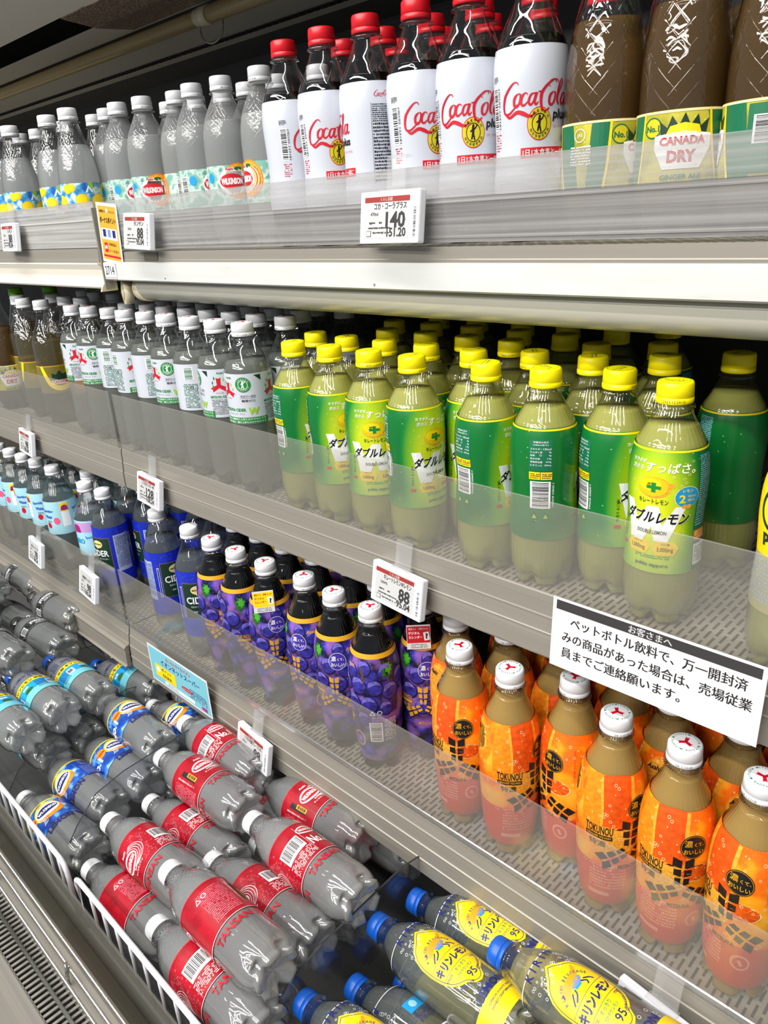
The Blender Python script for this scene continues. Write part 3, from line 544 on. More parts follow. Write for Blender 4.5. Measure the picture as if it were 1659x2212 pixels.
def art_orange(A):
    R = random.Random(5)
    def blob(pts, m, l): 
        q = smoothprof(pts+[pts[0]], 6); A.poly([(x+R.uniform(-.0003, .0003), y+R.uniform(-.0003, .0003)) for x, y in q[:-1]], m, l)
    for s0 in (-.004, .092, -.1):
        blob([(s0-.009, .1425), (s0-.007, .105), (s0-.008, .098), (s0+.004, .094), (s0+.018, .0965), (s0+.020, .120), (s0+.019, .1425)], 'print_deeporange', 1)
        blob([(s0-.026, .1400), (s0-.012, .1425), (s0-.009, .128), (s0-.007, .105), (s0-.008, .090), (s0-.016, .082), (s0-.026, .088)], 'print_orange', 1)
        A.stroke([(s0-.0100, .141), (s0-.0075, .118), (s0-.0072, .100), (s0-.0085, .088)], .0022, 'print_peel', 2)
        A.stroke([(s0+.021, .1425), (s0+.0195, .125), (s0+.0215, .112)], .0035, 'print_peel', 2)
        orange_half(A, s0+.030, .088, .0150, .0085, .3)
        blob([(s0-.012, .094), (s0, .0965), (s0+.014, .094), (s0+.022, .088), (s0+.018, .070), (s0+.002, .066), (s0-.012, .074)], 'print_peel', 1)
    for k in range(150):
        s, t = R.uniform(-.09, .09), R.uniform(.05, .140); A.ring(s, t, R.uniform(.0005, .0015), .00035, 'print_cream', 2, n=10)
    A.disc(-.052, .118, .019, 'print_orange', 1, ry=.022); A.disc(-.054, .121, .015, 'print_peel', 1, ry=.016); leaf(A, -.046, .128, .0026, 'print_leaf', 3); A.text('Asahi', -.060, .1290, .0046, 'print_black', 3, .03, shear=.25, wid=.0130)
    A.disc(.0215, .1140, .0108, 'print_black', 3); A.ring(.0215, .1140, .0101, .0003, 'print_gold', 4); A.text('濃', .0170, .1175, .0062, 'print_gold', 4, .02); A.text('くて、', .0257, .1165, .0034, 'print_gold', 4, .02); A.text('おいしい', .0215, .1100, .0044, 'print_gold', 4, .02, wid=.0160)
    A.text('TOKUNOU', -.0135, .0915, .0082, 'print_black', 3, .02, wid=.0245); A.rect(-.0135, .0845, .0240, .0042, 'print_black', 3); A.text('ORANGE SQUASH', -.0135, .0845, .0026, 'print_peel', 4, .02, wid=.0215); A.text('特濃', -.0145, .0775, .0062, 'print_black', 3, .02, wid=.0150)
    logo_arms(A, .0145, .0730, .0290, 'print_black', 3, .36); A.text('MITSUYA', .0145, .0540, .0040, 'print_black', 3, .03, wid=.0190)
    A.rect(0, .0330, .2, .0420, 'print_redorange', 1); A.micro(-.004, .0400, .034, .0300, .0034, 'print_softpink', 2, .9, 3); A.rect(-.012, .0215, .0220, .0036, 'print_softpink', 2)
    A.disc(.030, .038, .0080, 'print_softpink', 2); A.disc(.030, .038, .0060, 'print_redorange', 3); A.rect(.030, .038, .0028, .006, 'print_softpink', 4, .5)
    A.rect(.0640, .0700, .0190, .0480, 'print_softpink', 1); A.barcode(.0660, .0780, .0150, .0260, vertical=True, l=2); A.micro(.0660, .055, .015, .014, .0016, 'print_brown', 3)
    A.text('のみごたえはそのまま、果実の味わい', .0430, .1150, .0020, 'print_red', 2, rot=-PI/2, wid=.030)
def oval_w(A, s, t, k, fg, bg, ink, l=2):
    A.disc(s, t, k, ink, l, ry=k*.42); A.disc(s, t, k*.93, bg, l+1, ry=k*.36); A.text('WILKINSON', s, t, k*.36, fg, l+2, .04, wid=k*1.55)
def art_tansan(A):
    A.rect(0, .1225, .2, .0015, 'print_red', 2); A.rect(0, .0655, .2, .0006, 'print_white', 2)
    s = -.005
    for i in range(4): A.ring(s+.004+i*.0018, .0950, .0135+i*.0012, .0006, 'print_white', 2, ry=.0115+i*.001, a=(-PI*.55, PI*.45))
    A.disc(s, .0950, .0155, 'print_white', 2, ry=.0100); A.disc(s, .0950, .0140, 'print_red', 3, ry=.0070); A.text('WILKINSON', s, .0950, .0062, 'print_white', 4, .05, wid=.0240)
    A.text('Since 1904', s+.005, .0825, .0026, 'print_white', 3, .02); A.text('ウィルキンソン', s+.004, .0780, .0030, 'print_white', 3, .02, wid=.022)
    A.rect(s-.0235, .0950, .0065, .0280, 'print_black', 2); A.rect(s-.0215, .0900, .0055, .0180, 'print_gold', 3); A.text('最強刺激', s-.0215, .0900, .0040, 'print_black', 4, .03, rot=PI/2, wid=.014)
    A.text('Asahi', s+.002, .1110, .0036, 'print_white', 3, .02)
    A.barcode(.050, .0960, .0300, .0200, l=2); A.micro(.050, .0770, .034, .0150, .0021, 'print_white', 2, .7, 3)
    A.text('No.1', .0800, .0870, .0150, 'print_white', 3, .03, wid=.0200); A.disc(.0800, .1080, .0125, 'print_white', 2, ry=.0072); A.disc(.0800, .1080, .0112, 'print_red', 3, ry=.0050); A.text('WILKINSON', .0800, .1080, .0044, 'print_white', 4, .04, wid=.0190)
    for e in (.0685, .0920): A.rect(e, .0940, .0003, .048, 'print_white', 2)
    for k in range(60): R = random.Random(k); A.ring(R.uniform(.012, .034), R.uniform(.068, .118), R.uniform(.0004, .0013), .0003, 'print_pinkish', 2, n=8)
    A.micro(-.0560, .0930, .0300, .0440, .0022, 'print_pinkish', 2, .9, 7); A.poly([(-.071, .1120), (-.0745, .1060), (-.0675, .1060)], 'print_white', 3); A.poly([(-.071, .1106), (-.0733, .1068), (-.0687, .1068)], 'print_red', 4); A.ring(-.063, .109, .003, .0008, 'print_white', 3, n=8)
    A.text('しっかり強めの炭酸が特徴', -.036, .0950, .0024, 'print_white', 3, rot=PI/2, wid=.034)
    for k in range(3): A.text('TANSAN', -.064+k*.064, .0570, .0086, 'print_red', 2, .025, wid=.046)
def art_tansan_clear(A): pass
def art_wl(A):
    A.rect(0, .1220, .2, .0024, 'print_yellow', 2)
    for s in (-.003, .090):
        A.disc(s, .1020, .0200, 'print_yellow', 1, ry=.0175); A.disc(s+.002, .0960, .0190, 'print_orange', 2, ry=.0120); A.disc(s, .1030, .0175, 'print_white', 3, ry=.0120); A.disc(s, .1035, .0160, 'print_navy', 4, ry=.0072); A.text('WILKINSON', s, .1035, .0056, 'print_white', 5, .04, wid=.0280)
        for i in range(4): A.ring(s-.018-i*.002, .0880, .0110, .0006, 'print_white', 4, a=(-.8, 1.2))
        A.text('LEMON', s, .0665, .0090, 'print_navy', 3, .04, wid=.040)
    A.disc(-.030, .1050, .0085, 'print_orange', 2); A.text('New', -.030, .1050, .0055, 'print_red', 4, .04)
    A.rect(.044, .0940, .0360, .0500, 'print_bluemid', 1); A.micro(.044, .0860, .0320, .0300, .002, 'print_bluegrey', 2, .95, 3); A.barcode(.046, .1120, .0240, .0140, vertical=False, fg='print_navy', bg='print_bluegrey')
    A.text('No.1', -.052, .0980, .0140, 'print_white', 3, .04)
def art_kblue(A):
    A.rect(0, .1020, .2, .0110, 'print_yellow', 1); A.rect(0, .0860, .2, .0200, 'print_sky', 1); A.rect(0, .0660, .2, .018, 'print_aqua', 1)
    for s in (-.060, 0, .060):
        A.text('キリンレモン', s, .1020, .0078, 'print_black', 3, .04, wid=.040); A.text('KIRIN LEMON', s, .1230, .0055, 'print_navy', 3, .02, wid=.036, shear=.2); A.micro(s+.028, .1260, .0150, .0220, .0018, 'print_navy', 2, .95, 4)
        A.micro(s+.026, .0800, .0160, .0260, .0018, 'print_navy', 2, .95, 5); A.rect(s-.020, .0820, .0120, .0140, 'print_white', 2); A.barcode(s-.020, .0820, .0110, .0130, fg='print_navy', bg='print_white'); A.disc(s+.004, .0800, .0080, 'print_leaf', 2, ry=.004)
        A.text('無糖', s+.002, .0890, .0050, 'print_white', 3, .03); A.text('炭酸', s+.030, .1020, .0070, 'print_black', 3, .03)
def art_kirin(A):
    A.ring(0, .0, .0, .0, 'print_navy', 1) if False else None
    for s0 in (0, .098):
        s = s0; n0 = len(A.it); P = [(0, .034), (.004, .031), (.008, .0275), (.014, .024), (.0185, .018), (.021, .010), (.0215, 0), (.0205, -.010), (.0175, -.019), (.013, -.0245), (.008, -.028), (.0045, -.0335), (0, -.0355)]
        P = [(x, y) for x, y in P]+[(-x, y) for x, y in P[-2:0:-1]]
        A.poly([(s+x*1.04, .100+y*1.03) for x, y in P], 'print_yellow', 1); A.stroke([(s+x*.955, .100+y*.955, 1) for x, y in P+[P[0]]], .0005, 'print_navy', 2, n=2)
        A.arctext('KIRIN BEVERAGE', s, .1020, .0160, .0024, 'print_navy', PI*.86, PI*.16, 3)
        A.stroke([(s-.0105, .108, .6), (s-.004, .113, 2.2), (s+.003, .1135, 2.6), (s+.009, .117, 1.4), (s+.012, .121, .4)], .0026, 'print_gold', 3)
        A.stroke([(s-.0030, .1100, .6), (s+.003, .1095, 1.8), (s+.008, .112, .8)], .0030, 'print_bluegrey', 3); A.stroke([(s-.002, .1075), (s+.004, .1070)], .0016, 'print_sky', 4)
        A.stroke([(s-.0115, .1095, .5), (s-.0085, .1150, 2), (s-.0045, .1170, 1)], .0028, 'print_gold', 3); A.stroke([(s-.012, .111), (s-.0105, .1135)], .0012, 'print_navy', 4)
        for x0, x1, x2 in ((-.006, -.0095, -.012), (-.003, -.0045, -.009), (.005, .0085, .0070), (.008, .0125, .0140)): A.stroke([(s+x0, .108), (s+x1, .1050), (s+x2, .1025)], .0011, 'print_navy', 3)
        for t in (.1005, .0880): A.rect(s, t, .0400, .0003, 'print_navy', 2)
        A.text('キリンレモン', s, .0943, .0082, 'print_navy', 3, .05, wid=.0370)
        A.text('すっきり', s-.001, .0850, .0032, 'print_teal2', 3, .01, wid=.0120); A.text('さわやかレモン', s-.001, .0805, .0030, 'print_teal2', 3, .01, wid=.0165); A.text('SINCE', s-.0145, .0855, .0020, 'print_navy', 3, .01); A.text('1928', s+.0145, .0855, .0020, 'print_navy', 3, .01)
        A.text('95', s+.0005, .0740, .0065, 'print_navy', 3, .01, wid=.0080); A.text('TH', s+.0068, .0718, .0022, 'print_navy', 3); A.arctext('THANKS FOR', s, .0945, .0265, .0020, 'print_navy', PI*1.30, PI*1.44, 3, out=False); A.arctext('ANNIVERSARY', s, .0900, .0175, .0018, 'print_navy', PI*1.62, PI*1.93, 3, out=False)
        A.it[n0:] = [([(s+(x-s)*1.17, .0985+(y-.100)*1.17) for x, y in v], f, m, l) for v, f, m, l in A.it[n0:]]
        A.arctext('KIRIN', s, .1300-.030, .0425, .0068, 'print_navy', PI*.72, PI*.28, 3, .02) if False else A.text('K I R I N', s, .1475, .0080, 'print_navy', 3, .02, wid=.0400)
        A.text('LEMON', s, .0475, .0076, 'print_navy', 3, .02, wid=.0370)
        R = random.Random(3)
        for k in range(46): A.ring(s+R.uniform(-.024, .024), R.choice((R.uniform(.040, .058), R.uniform(.125, .142))), R.uniform(.0007, .0018), .0003, 'print_white', 2, n=10)
        A.text('SUPERIOR QUALITY AND', s, .0370, .0022, 'print_navy', 3, .01, wid=.030); A.text('HONEST CRAFTSMANSHIP', s, .0330, .0022, 'print_navy', 3, .01, wid=.032)
    A.rect(0, .0310, .196, .0240, 'print_yellow', 1)
    A.rect(.046, .1200, .0190, .0130, 'print_sky', 1); A.disc(.046, .1205, .0042, 'print_lightblue', 2); A.micro(.046, .1060, .0180, .0130, .0018, 'print_navy', 2, .9); A.barcode(.046, .0760, .0260, .0200); A.rect(.046, .155, .001, .001, 'print_white', 1); A.rect(0, .1505, .196, .0009, 'print_white', 1)
def art_wilk_orange(A):
    for s in (-.004, .094):
        A.disc(s+.008, .0715, .0205, 'print_orange', 1, ry=.0200); A.disc(s+.008, .0715, .0190, 'print_peel', 2, ry=.0185); A.disc(s-.001, .0715, .0175, 'print_white', 2, ry=.0150); A.disc(s-.002, .0715, .0155, 'print_red', 3, ry=.0085); A.text('WILKINSON', s-.002, .0715, .0072, 'print_white', 4, .05, wid=.0270)
        for i in range(4): A.ring(s+.006+i*.002, .0715, .0130, .0007, 'print_red' if i % 2 else 'print_white', 3, ry=.0130, a=(-1.2, 1.2))
        A.disc(s+.007, .0850, .0050, 'print_leaf', 2, ry=.0022); A.text('Asahi', s-.004, .0850, .0034, 'print_red', 4, .03)
    A.micro(.048, .0700, .0300, .0320, .0021, 'print_teal', 2, .95, 5); A.rect(.045, .0800, .0120, .0100, 'print_teal', 3); A.text('STOP', .045, .0800, .0022, 'print_white', 4); A.barcode(-.050, .0700, .0120, .0220, vertical=True); A.disc(-.036, .0760, .0055, 'print_sky', 2)
def art_lemonice(A):
    for s in (-.062, 0, .060):
        for x, y, r in ((-.012, .066, .0100), (.014, .064, .0120), (.030, .082, .007), (-.025, .083, .006)): A.disc(s+x, y, r, 'print_lemonrind', 1, ry=r*.9); A.disc(s+x-.001, y+.001, r*.8, 'print_yellow', 2, ry=r*.7)
        for x, y in ((0, .080), (.022, .056), (-.02, .056), (.006, .054)): A.poly([(s+x-.006, y-.004), (s+x, y+.006), (s+x+.006, y-.003)], 'print_white', 2); A.poly([(s+x-.003, y-.004), (s+x, y+.002), (s+x+.003, y-.003)], 'print_sky', 3)
        leaf(A, s+.004, .086, .006, 'print_lime', 2)
    A.text('WILKINSON', 0, .048, .006, 'print_navy', 4, .04, wid=.036)
def art_canada(A):
    A.rect(0, .0880, .22, .0016, 'print_cream', 2)
    for s in (.0, .108):
        A.poly([(s+.018, .0880), (s+.040, .0880), (s+.046, .040), (s+.028, .040)], 'print_teal', 1); A.stroke([(s+.020, .088), (s+.023, .065), (s+.029, .040)], .002, 'print_yellow', 2)
        A.poly([(s-.044, .0880), (s-.030, .0880), (s-.034, .040), (s-.048, .040)], 'print_teal', 1); A.stroke([(s-.029, .088), (s-.031, .06), (s-.034, .040)], .002, 'print_yellow', 2)
        A.ring(s-.0215, .0780, .0072, .0009, 'print_teal', 2); A.disc(s-.0215, .0780, .0063, 'print_mustard', 1); A.text('No.1', s-.0215, .0775, .0044, 'print_teal', 3, .03)
        A.poly([(s-.014, .0700), (s-.016, .0820), (s-.010, .0770), (s-.007, .0850), (s-.002, .0780), (s+.002, .0865), (s+.006, .0780), (s+.011, .0850), (s+.013, .0770), (s+.019, .0820), (s+.017, .0700)], 'print_darkgreen', 3); A.poly([(s-.011, .0720), (s-.008, .078), (s+.002, .080), (s+.012, .078), (s+.014, .0720)], 'print_yellow', 4)
        A.poly([(s-.019, .0630), (s-.019, .0720), (s+.001, .0745), (s+.021, .0720), (s+.021, .0630), (s+.014, .0490), (s-.012, .0490)], 'print_white', 4); A.text('CANADA', s+.001, .0680, .0060, 'print_red', 5, .05, wid=.0320); A.text('DRY', s+.001, .0575, .0085, 'print_red', 5, .05, wid=.0200); A.text('GINGER ALE', s+.001, .0435, .0040, 'print_teal', 5, .03)
    A.rect(.054, .0640, .0230, .0440, 'print_teal', 2); A.barcode(.054, .0700, .0150, .0180, vertical=True, l=3); A.ring(-.054, .0790, .0050, .0006, 'print_white', 3); A.text('JAS', -.054, .0790, .0030, 'print_white', 3); A.micro(-.054, .0640, .0180, .0160, .0021, 'print_white', 3, .9)
def art_cider(A):
    for s in (0, .098):
        A.rect(s, .0830, .0460, .0560, 'print_tan', 1); A.rect(s, .0830, .0448, .0548, 'print_darkgreen', 2); A.text('CIDER', s+.0, .0840, .0110, 'print_white', 4, .02, wid=.0370); A.text('カロリーオフ サイダー', s+.002, .0740, .0030, 'print_white', 4, .01, wid=.030); A.text('無糖・炭酸飲料', s, .0660, .0026, 'print_white', 4)
        A.disc(s+.0, .1000, .0100, 'print_cream', 3, ry=.0068); A.disc(s, .1000, .0092, 'print_tan2', 4, ry=.0060); A.text('BESTPRICE', s, .1000, .0024, 'print_black', 5, .04, wid=.0160); A.poly([(s-.002, .094), (s+.002, .0945), (s-.003, .0915)], 'print_cream', 3)
    A.rect(-.049, .0820, .0260, .0640, 'print_palegrey', 1); A.micro(-.049, .0840, .0230, .0560, .0022, 'print_navy', 2, .95, 5); A.rect(-.0270, .0800, .0035, .0480, 'print_white', 1); A.rect(-.0270, .0800, .0022, .0460, 'print_navy', 2)
def art_spark(A):
    for s in (-.060, 0, .062):
        A.rect(s, .0680, .0150, .0400, 'print_white', 1); A.rect(s, .0800, .0150, .0140, 'print_yellow', 2); A.disc(s, .0790, .0060, 'print_magenta', 3, ry=.0045); A.rect(s, .0765, .0130, .0030, 'print_magenta', 3)
        A.text('Sparkling', s+.026, .0740, .0058, 'print_blue', 3, .03, wid=.0240); A.text('Water', s+.026, .0650, .0058, 'print_blue', 3, .03, wid=.0170); A.disc(s-.018, .058, .0060, 'print_pink', 2); A.disc(s+.024, .0500, .005, 'print_red', 2); A.text('天然水', s+.026, .0570, .0036, 'print_black', 3)
def art_spark_pink(A):
    A.rect(0, .0800, .2, .0150, 'print_lilac2', 1)
    for s in (-.05, .0, .05): A.disc(s, .0780, .0090, 'print_magenta', 2, ry=.0065); A.rect(s, .0740, .0190, .0045, 'print_magenta', 2); A.text('ZERO', s, .058, .0080, 'print_sky', 3, .04); A.text('Sparkling', s+.026, .0640, .0050, 'print_sky', 3, .03, wid=.020)
def art_gold(A):
    for s in (-.0, .1):
        A.stroke([(s-.030, .0860, 1), (s-.018, .0560, 1.4), (s, .0480, 1.6), (s+.018, .0560, 1.4), (s+.030, .0860, 1)], .0055, 'print_yellow', 2); A.poly([(s-.014, .0620), (s-.013, .0740), (s-.006, .0710), (s, .0780), (s+.006, .0710), (s+.013, .0740), (s+.014, .0620)], 'print_darkgreen', 3); A.rect(s, .0590, .0290, .0080, 'print_white', 3); A.text('CANADA', s, .0590, .0054, 'print_red', 4, .05, wid=.0260)
    A.rect(.0480, .0640, .0230, .0460, 'print_gold', 2); A.micro(.0480, .0640, .0200, .0420, .0021, 'print_red', 3, .9); A.rect(0, .0855, .2, .0012, 'print_gold', 1)
def art_black(A):
    A.rect(0, .1180, .2, .0012, 'print_grey', 1); A.rect(0, .0922, .2, .0012, 'print_grey', 1)
    for s in (-.066, 0, .066): A.text('STRONG', s, .1080, .0085, 'print_white', 3, .03, wid=.030); A.text('炭酸水', s, .0985, .0050, 'print_white', 3); A.barcode(s+.033, .1050, .0140, .0170, vertical=True, l=2, fg='print_grey'); A.disc(s-.022, .1050, .0050, 'print_black', 2)
M('print_berry', (52, 46, 150), .4, mott=.75, ms=170); M('print_berryhi', (112, 104, 196), .4, mott=.5, ms=300)
for n_, c_ in dict(print_darkberry=(16, 12, 62), print_lime2=(70, 160, 40), print_redorange=(214, 66, 40), print_softpink=(236, 150, 130), print_pinkish=(228, 120, 135), print_bluemid=(36, 62, 160),
        print_aqua=(110, 190, 205), print_teal2=(20, 130, 120), print_lemonrind=(225, 190, 10), print_tan=(170, 110, 60), print_tan2=(225, 205, 130), print_palegrey=(170, 185, 220), print_magenta=(160, 20, 110), print_blue=(30, 90, 190), print_lilac2=(190, 150, 205)).items(): M(n_, c_, .4)
glassy('film_clear', rough=.06); glassy('film_yellowclear', tint=(.93, .92, .45), rough=.06, haze=.05, hazecol=(.8, .8, .3)); glassy('film_goldclear', tint=(.95, .9, .6), haze=.25, hazecol=lin((200, 185, 90)))
M('film_lightblue', (165, 212, 226), .3); M('film_aqua', (120, 190, 205), .3)
P_TALL = [(.004, .0215), (.012, .0270), (.026, .0292), (.06, .0292), (.10, .0292), (.148, .0292), (.159, .0290), (.166, .0272), (.178, .0212), (.189, .0152), (.195, .0130)]
P_STD = [(.004, .0225), (.014, .0285), (.028, .0310), (.06, .0306), (.10, .0308), (.130, .0302), (.148, .0268), (.162, .0208), (.172, .0155), (.178, .0128)]
P_LEM = [(.004, .022), (.014, .0285), (.028, .0304), (.045, .0304), (.070, .0298), (.092, .0288), (.118, .0302), (.138, .0296), (.152, .0268), (.162, .0218), (.172, .0162), (.179, .0130)]
P_ORG = [(.004, .0200), (.012, .0235), (.030, .0270), (.060, .0290), (.100, .0306), (.132, .0300), (.150, .0272), (.162, .0235), (.174, .0180), (.184, .0143), (.189, .0130)]
P_COKE = [(.004, .0215), (.012, .0270), (.028, .0300), (.048, .0306), (.075, .0290), (.105, .0300), (.130, .0310), (.150, .0292), (.165, .0235), (.177, .0175), (.188, .0132)]
P_CAN = [(.004, .0240), (.014, .0300), (.030, .0330), (.09, .0330), (.125, .0318), (.155, .0270), (.180, .0205), (.200, .0155), (.212, .0132)]
P_CONE = [(.004, .0220), (.014, .0280), (.028, .0302), (.085, .0304), (.110, .0300), (.135, .0258), (.155, .0200), (.170, .0152), (.178, .0130)]
P_CIDER = [(.004, .0220), (.014, .0280), (.028, .0300), (.100, .0302), (.140, .0300), (.152, .0282), (.166, .0225), (.180, .0160), (.189, .0132)]
bottle_spec('lemon', H=.200, prof=P_LEM, pet='pet_flute', liq=('lemon_juice', .167), cap='cap_yellow', top='lemon', lab=(.050, .1525, 'film_lemon', art_lemon, K_LEM))
bottle_spec('w', H=.2165, prof=P_TALL, pet='pet', liq=('cider_clear', .172), cap='cap_white', top='arms', lab=(.0955, .158, 'white_label', art_w, K_W))
bottle_spec('coke', H=.210, prof=P_COKE, pet='pet', liq=('cola_dark', .158), cap='cap_red', lab=(.040, .150, 'white_label', art_coke, K_COKE))
bottle_spec('grape', H=.210, prof=P_ORG, pet='pet_flute', liq=('grape_juice', .180), cap='cap_white', top='arms', lab=(.012, .1605, 'film_grape', art_grape, K_ORG))
bottle_spec('orange', H=.210, prof=P_ORG, pet='pet_flute', liq=('orange_juice', .181), cap='cap_white', top='arms', lab=(.012, .1605, 'film_orange', art_orange, K_ORG))
bottle_spec('tansan', H=.200, prof=P_STD, pet='pet_facet', liq=('water', .172), cap='cap_white', lab=(.065, .123, 'film_tansan', art_tansan))
bottle_spec('wl', H=.200, prof=P_STD, pet='pet_facet', liq=('water', .172), cap='cap_white', lab=(.072, .123, 'film_wlemon', art_wl))
bottle_spec('kblue', H=.200, prof=P_STD, pet='pet_ripple', liq=('water', .172), cap='cap_blue', lab=(.058, .138, 'film_clear', art_kblue))
bottle_spec('kirin', H=.200, prof=P_STD, pet='pet', liq=('water_tint', .172), cap='cap_blue', lab=(.018, .152, 'film_clear', art_kirin))
bottle_spec('black', H=.200, prof=P_STD, pet='pet_ripple', liq=('water_grey', .172), cap='cap_black', lab=(.091, .119, 'film_blackmicro', art_black))
bottle_spec('wo', H=.200, prof=P_STD, pet='pet_dew', liq=('water_grey', .150), cap='cap_white', lab=(.050, .097, 'film_teal', art_wilk_orange, K_WO))
bottle_spec('li', H=.200, prof=P_CONE, pet='pet_facet', liq=('water', .150), cap='cap_white', lab=(.050, .097, 'film_ice', art_lemonice, K_WO))
bottle_spec('can', H=.230, prof=P_CAN, pet='pet_diamond', liq=('ginger_brown', .160), cap='cap_lime', lab=(.040, .089, 'film_canada', art_canada))
bottle_spec('gold', H=.220, prof=P_CIDER, pet='pet_diamond', liq=('pale_gold', .150), cap='cap_white', lab=(.058, .108, 'film_goldclear', art_gold, K_GOLD))
bottle_spec('cider', H=.210, prof=P_CIDER, pet='pet', liq=('water_tint', .165), cap='cap_white', lab=(.040, .148, 'film_royal', art_cider, K_CID))
bottle_spec('spark', H=.210, prof=P_CIDER, pet='pet_flute', liq=('water_tint', .163), cap='cap_white', lab=(.080, .146, 'film_lightblue', art_spark, K_SPK))
bottle_spec('sparkp', H=.210, prof=P_CIDER, pet='pet_flute', liq=('water_tint', .163), cap='cap_white', lab=(.080, .146, 'film_lightblue', art_spark_pink, K_SPK))

# ------------------------------------------------------------ the setting
M('wall_dark', (60, 60, 57), .6, mott=.15); M('steel', (158, 153, 145), .3, metal=.45, brushed=.15); M('alu', (148, 143, 133), .40, metal=.25, brushed=.06); M('alu_bright', (226, 226, 226), .25, metal=.9)
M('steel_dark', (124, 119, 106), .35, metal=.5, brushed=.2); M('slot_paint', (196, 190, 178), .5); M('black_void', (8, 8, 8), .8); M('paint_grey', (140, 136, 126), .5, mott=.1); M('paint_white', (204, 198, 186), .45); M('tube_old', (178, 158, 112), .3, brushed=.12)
M('wire_white', (214, 216, 222), .3, coat=.3); M('chrome', (200, 198, 190), .16, metal=.95); M('lamp_cover', (196, 194, 180), .25, brushed=.08); M('bakelite', (206, 196, 166), .45); M('cable', (120, 116, 104), .5); M('floor_vinyl', (150, 146, 138), .4, mott=.2)
M('bin_steel', (128, 128, 126), .35, metal=.4); M('paper', (214, 214, 217), .6); M('screen_grey', (190, 190, 190), .35); M('tag_frame', (236, 238, 246), .35); M('paper_blue', (120, 190, 206), .5); M('paper_gold', (222, 162, 50), .45)
glassy('guard', haze=.15, hazecol=(.42, .40, .35), rough=.12, ior=1.5); glassy('guard_top', haze=.36, hazecol=(.40, .39, .385), rough=.16, ior=1.55, pattern='streak'); glassy('guard_milky', haze=.55, hazecol=(.46, .45, .435), rough=.2, ior=1.6, pattern='streak')
glassy('divider_clear', tint=(.9, .91, .92), haze=.03, hazecol=(.5, .5, .5), rough=.05); glassy('clip_clear', haze=.10, hazecol=(.8, .8, .8), rough=.06); glassy('panel_glass', tint=(.86, .86, .82), haze=.12, hazecol=(.42, .41, .37), rough=.08, pattern='streak', gain=1.2)
struct('wall_back', bx(-3.2, 1.0, .95, 1.0, -1.0, .60), 'wall_dark')
struct('floor', bx(-3.2, 1.0, -1.5, 1.2, -1.5, -1.45), 'floor_vinyl')
SEAM = -1.115

# top shelf ------------------------------------------------------------
def deck(bm, x0, x1, y0, z, slots): box(bm, x0, x1, y0, .948, z-.004, z, slots)
S1 = thing('display_shelf', 'top cooler shelf with a white front lip, right of the seam', 'shelf', group='cooler shelves')
link('deck', bx(SEAM+.003, .45, .5515, .948, -.039, -.0355), 'deck', S1)
link('front_strip', extrude([(.5480, -.0360), (.5500, -.0355), (.5505, -.0490), (.5475, -.0488), (.5472, -.0465), (.5480, -.0455)], SEAM+.022, .45), 'alu', S1)
link('front_lip', extrude([(.5450, -.0492), (.5455, -.0489), (.5520, -.0489), (.5520, -.0700), (.5560, -.0725), (.5560, -.0745), (.5470, -.0745), (.5445, -.0728)], SEAM+.003, .45), 'lip_white', S1)
bm = bmesh.new()
for x in (-.944, -.552): tube(bm, [(x, .5446, -.0693), (x, .5440, -.0693)], .0011, 10)
link('rivet', bm, 'cable', S1)
link('underside_panel', bx(SEAM+.003, .45, .556, .948, -.0700, -.0650), 'paint_grey', S1)
g = link('front_guard', extrude([(.5480, -.0320), (.5500, -.0320), (.5500, .0312), (.5494, .0318), (.5486, .0318), (.5480, .0312), (.5480, .0062), (.5472, .0056), (.5472, .0048), (.5480, .0042), (.5480, .0022), (.5470, .0016), (.5470, .0004), (.5480, -.0002), (.5480, -.0262), (.5470, -.0270), (.5470, -.0284), (.5480, -.0292)], SEAM+.010, .45), 'guard_top', S1)
link('latch', bx(-.995, -.960, .5468, .5478, -.0475, -.0365), 'steel_dark', S1)
S1L = thing('display_shelf', 'top cooler shelf with a cove-shaped lip, left of the seam', 'shelf', group='cooler shelves')
link('deck', bx(-3.0, SEAM-.003, .5515, .948, -.039, -.0355), 'deck', S1L)
link('front_strip', extrude([(.5475, -.0300), (.5500, -.0300), (.5505, -.0500), (.5465, -.0495), (.5470, -.0440)], -3.0, SEAM-.012), 'alu', S1L)
link('front_lip', extrude([(.5440, -.0520), (.5460, -.0500), (.5600, -.0500), (.5600, -.0860), (.5400, -.0860), (.5385, -.0835), (.5400, -.0815), (.5455, -.0760), (.5475, -.0690), (.5470, -.0600)], -3.0, SEAM-.004), 'paint_white', S1L)
link('lip_end_cap', extrude([(.5380, -.0500), (.5620, -.0500), (.5620, -.0900), (.5360, -.0900), (.5385, -.0840), (.5440, -.0760), (.5460, -.0660), (.5440, -.0560)], SEAM-.004, SEAM), 'bakelite', S1L)
link('front_guard', extrude([(.5478, -.0290), (.5500, -.0290), (.5500, .0335), (.5478, .0335), (.5478, .010), (.5468, .008), (.5478, .006)], -3.0, SEAM-.002), 'guard_milky', S1L)
link('side_trim', bx(SEAM-.0015, SEAM+.0015, .5430, .5560, -.0860, .0250), 'alu', S1L)

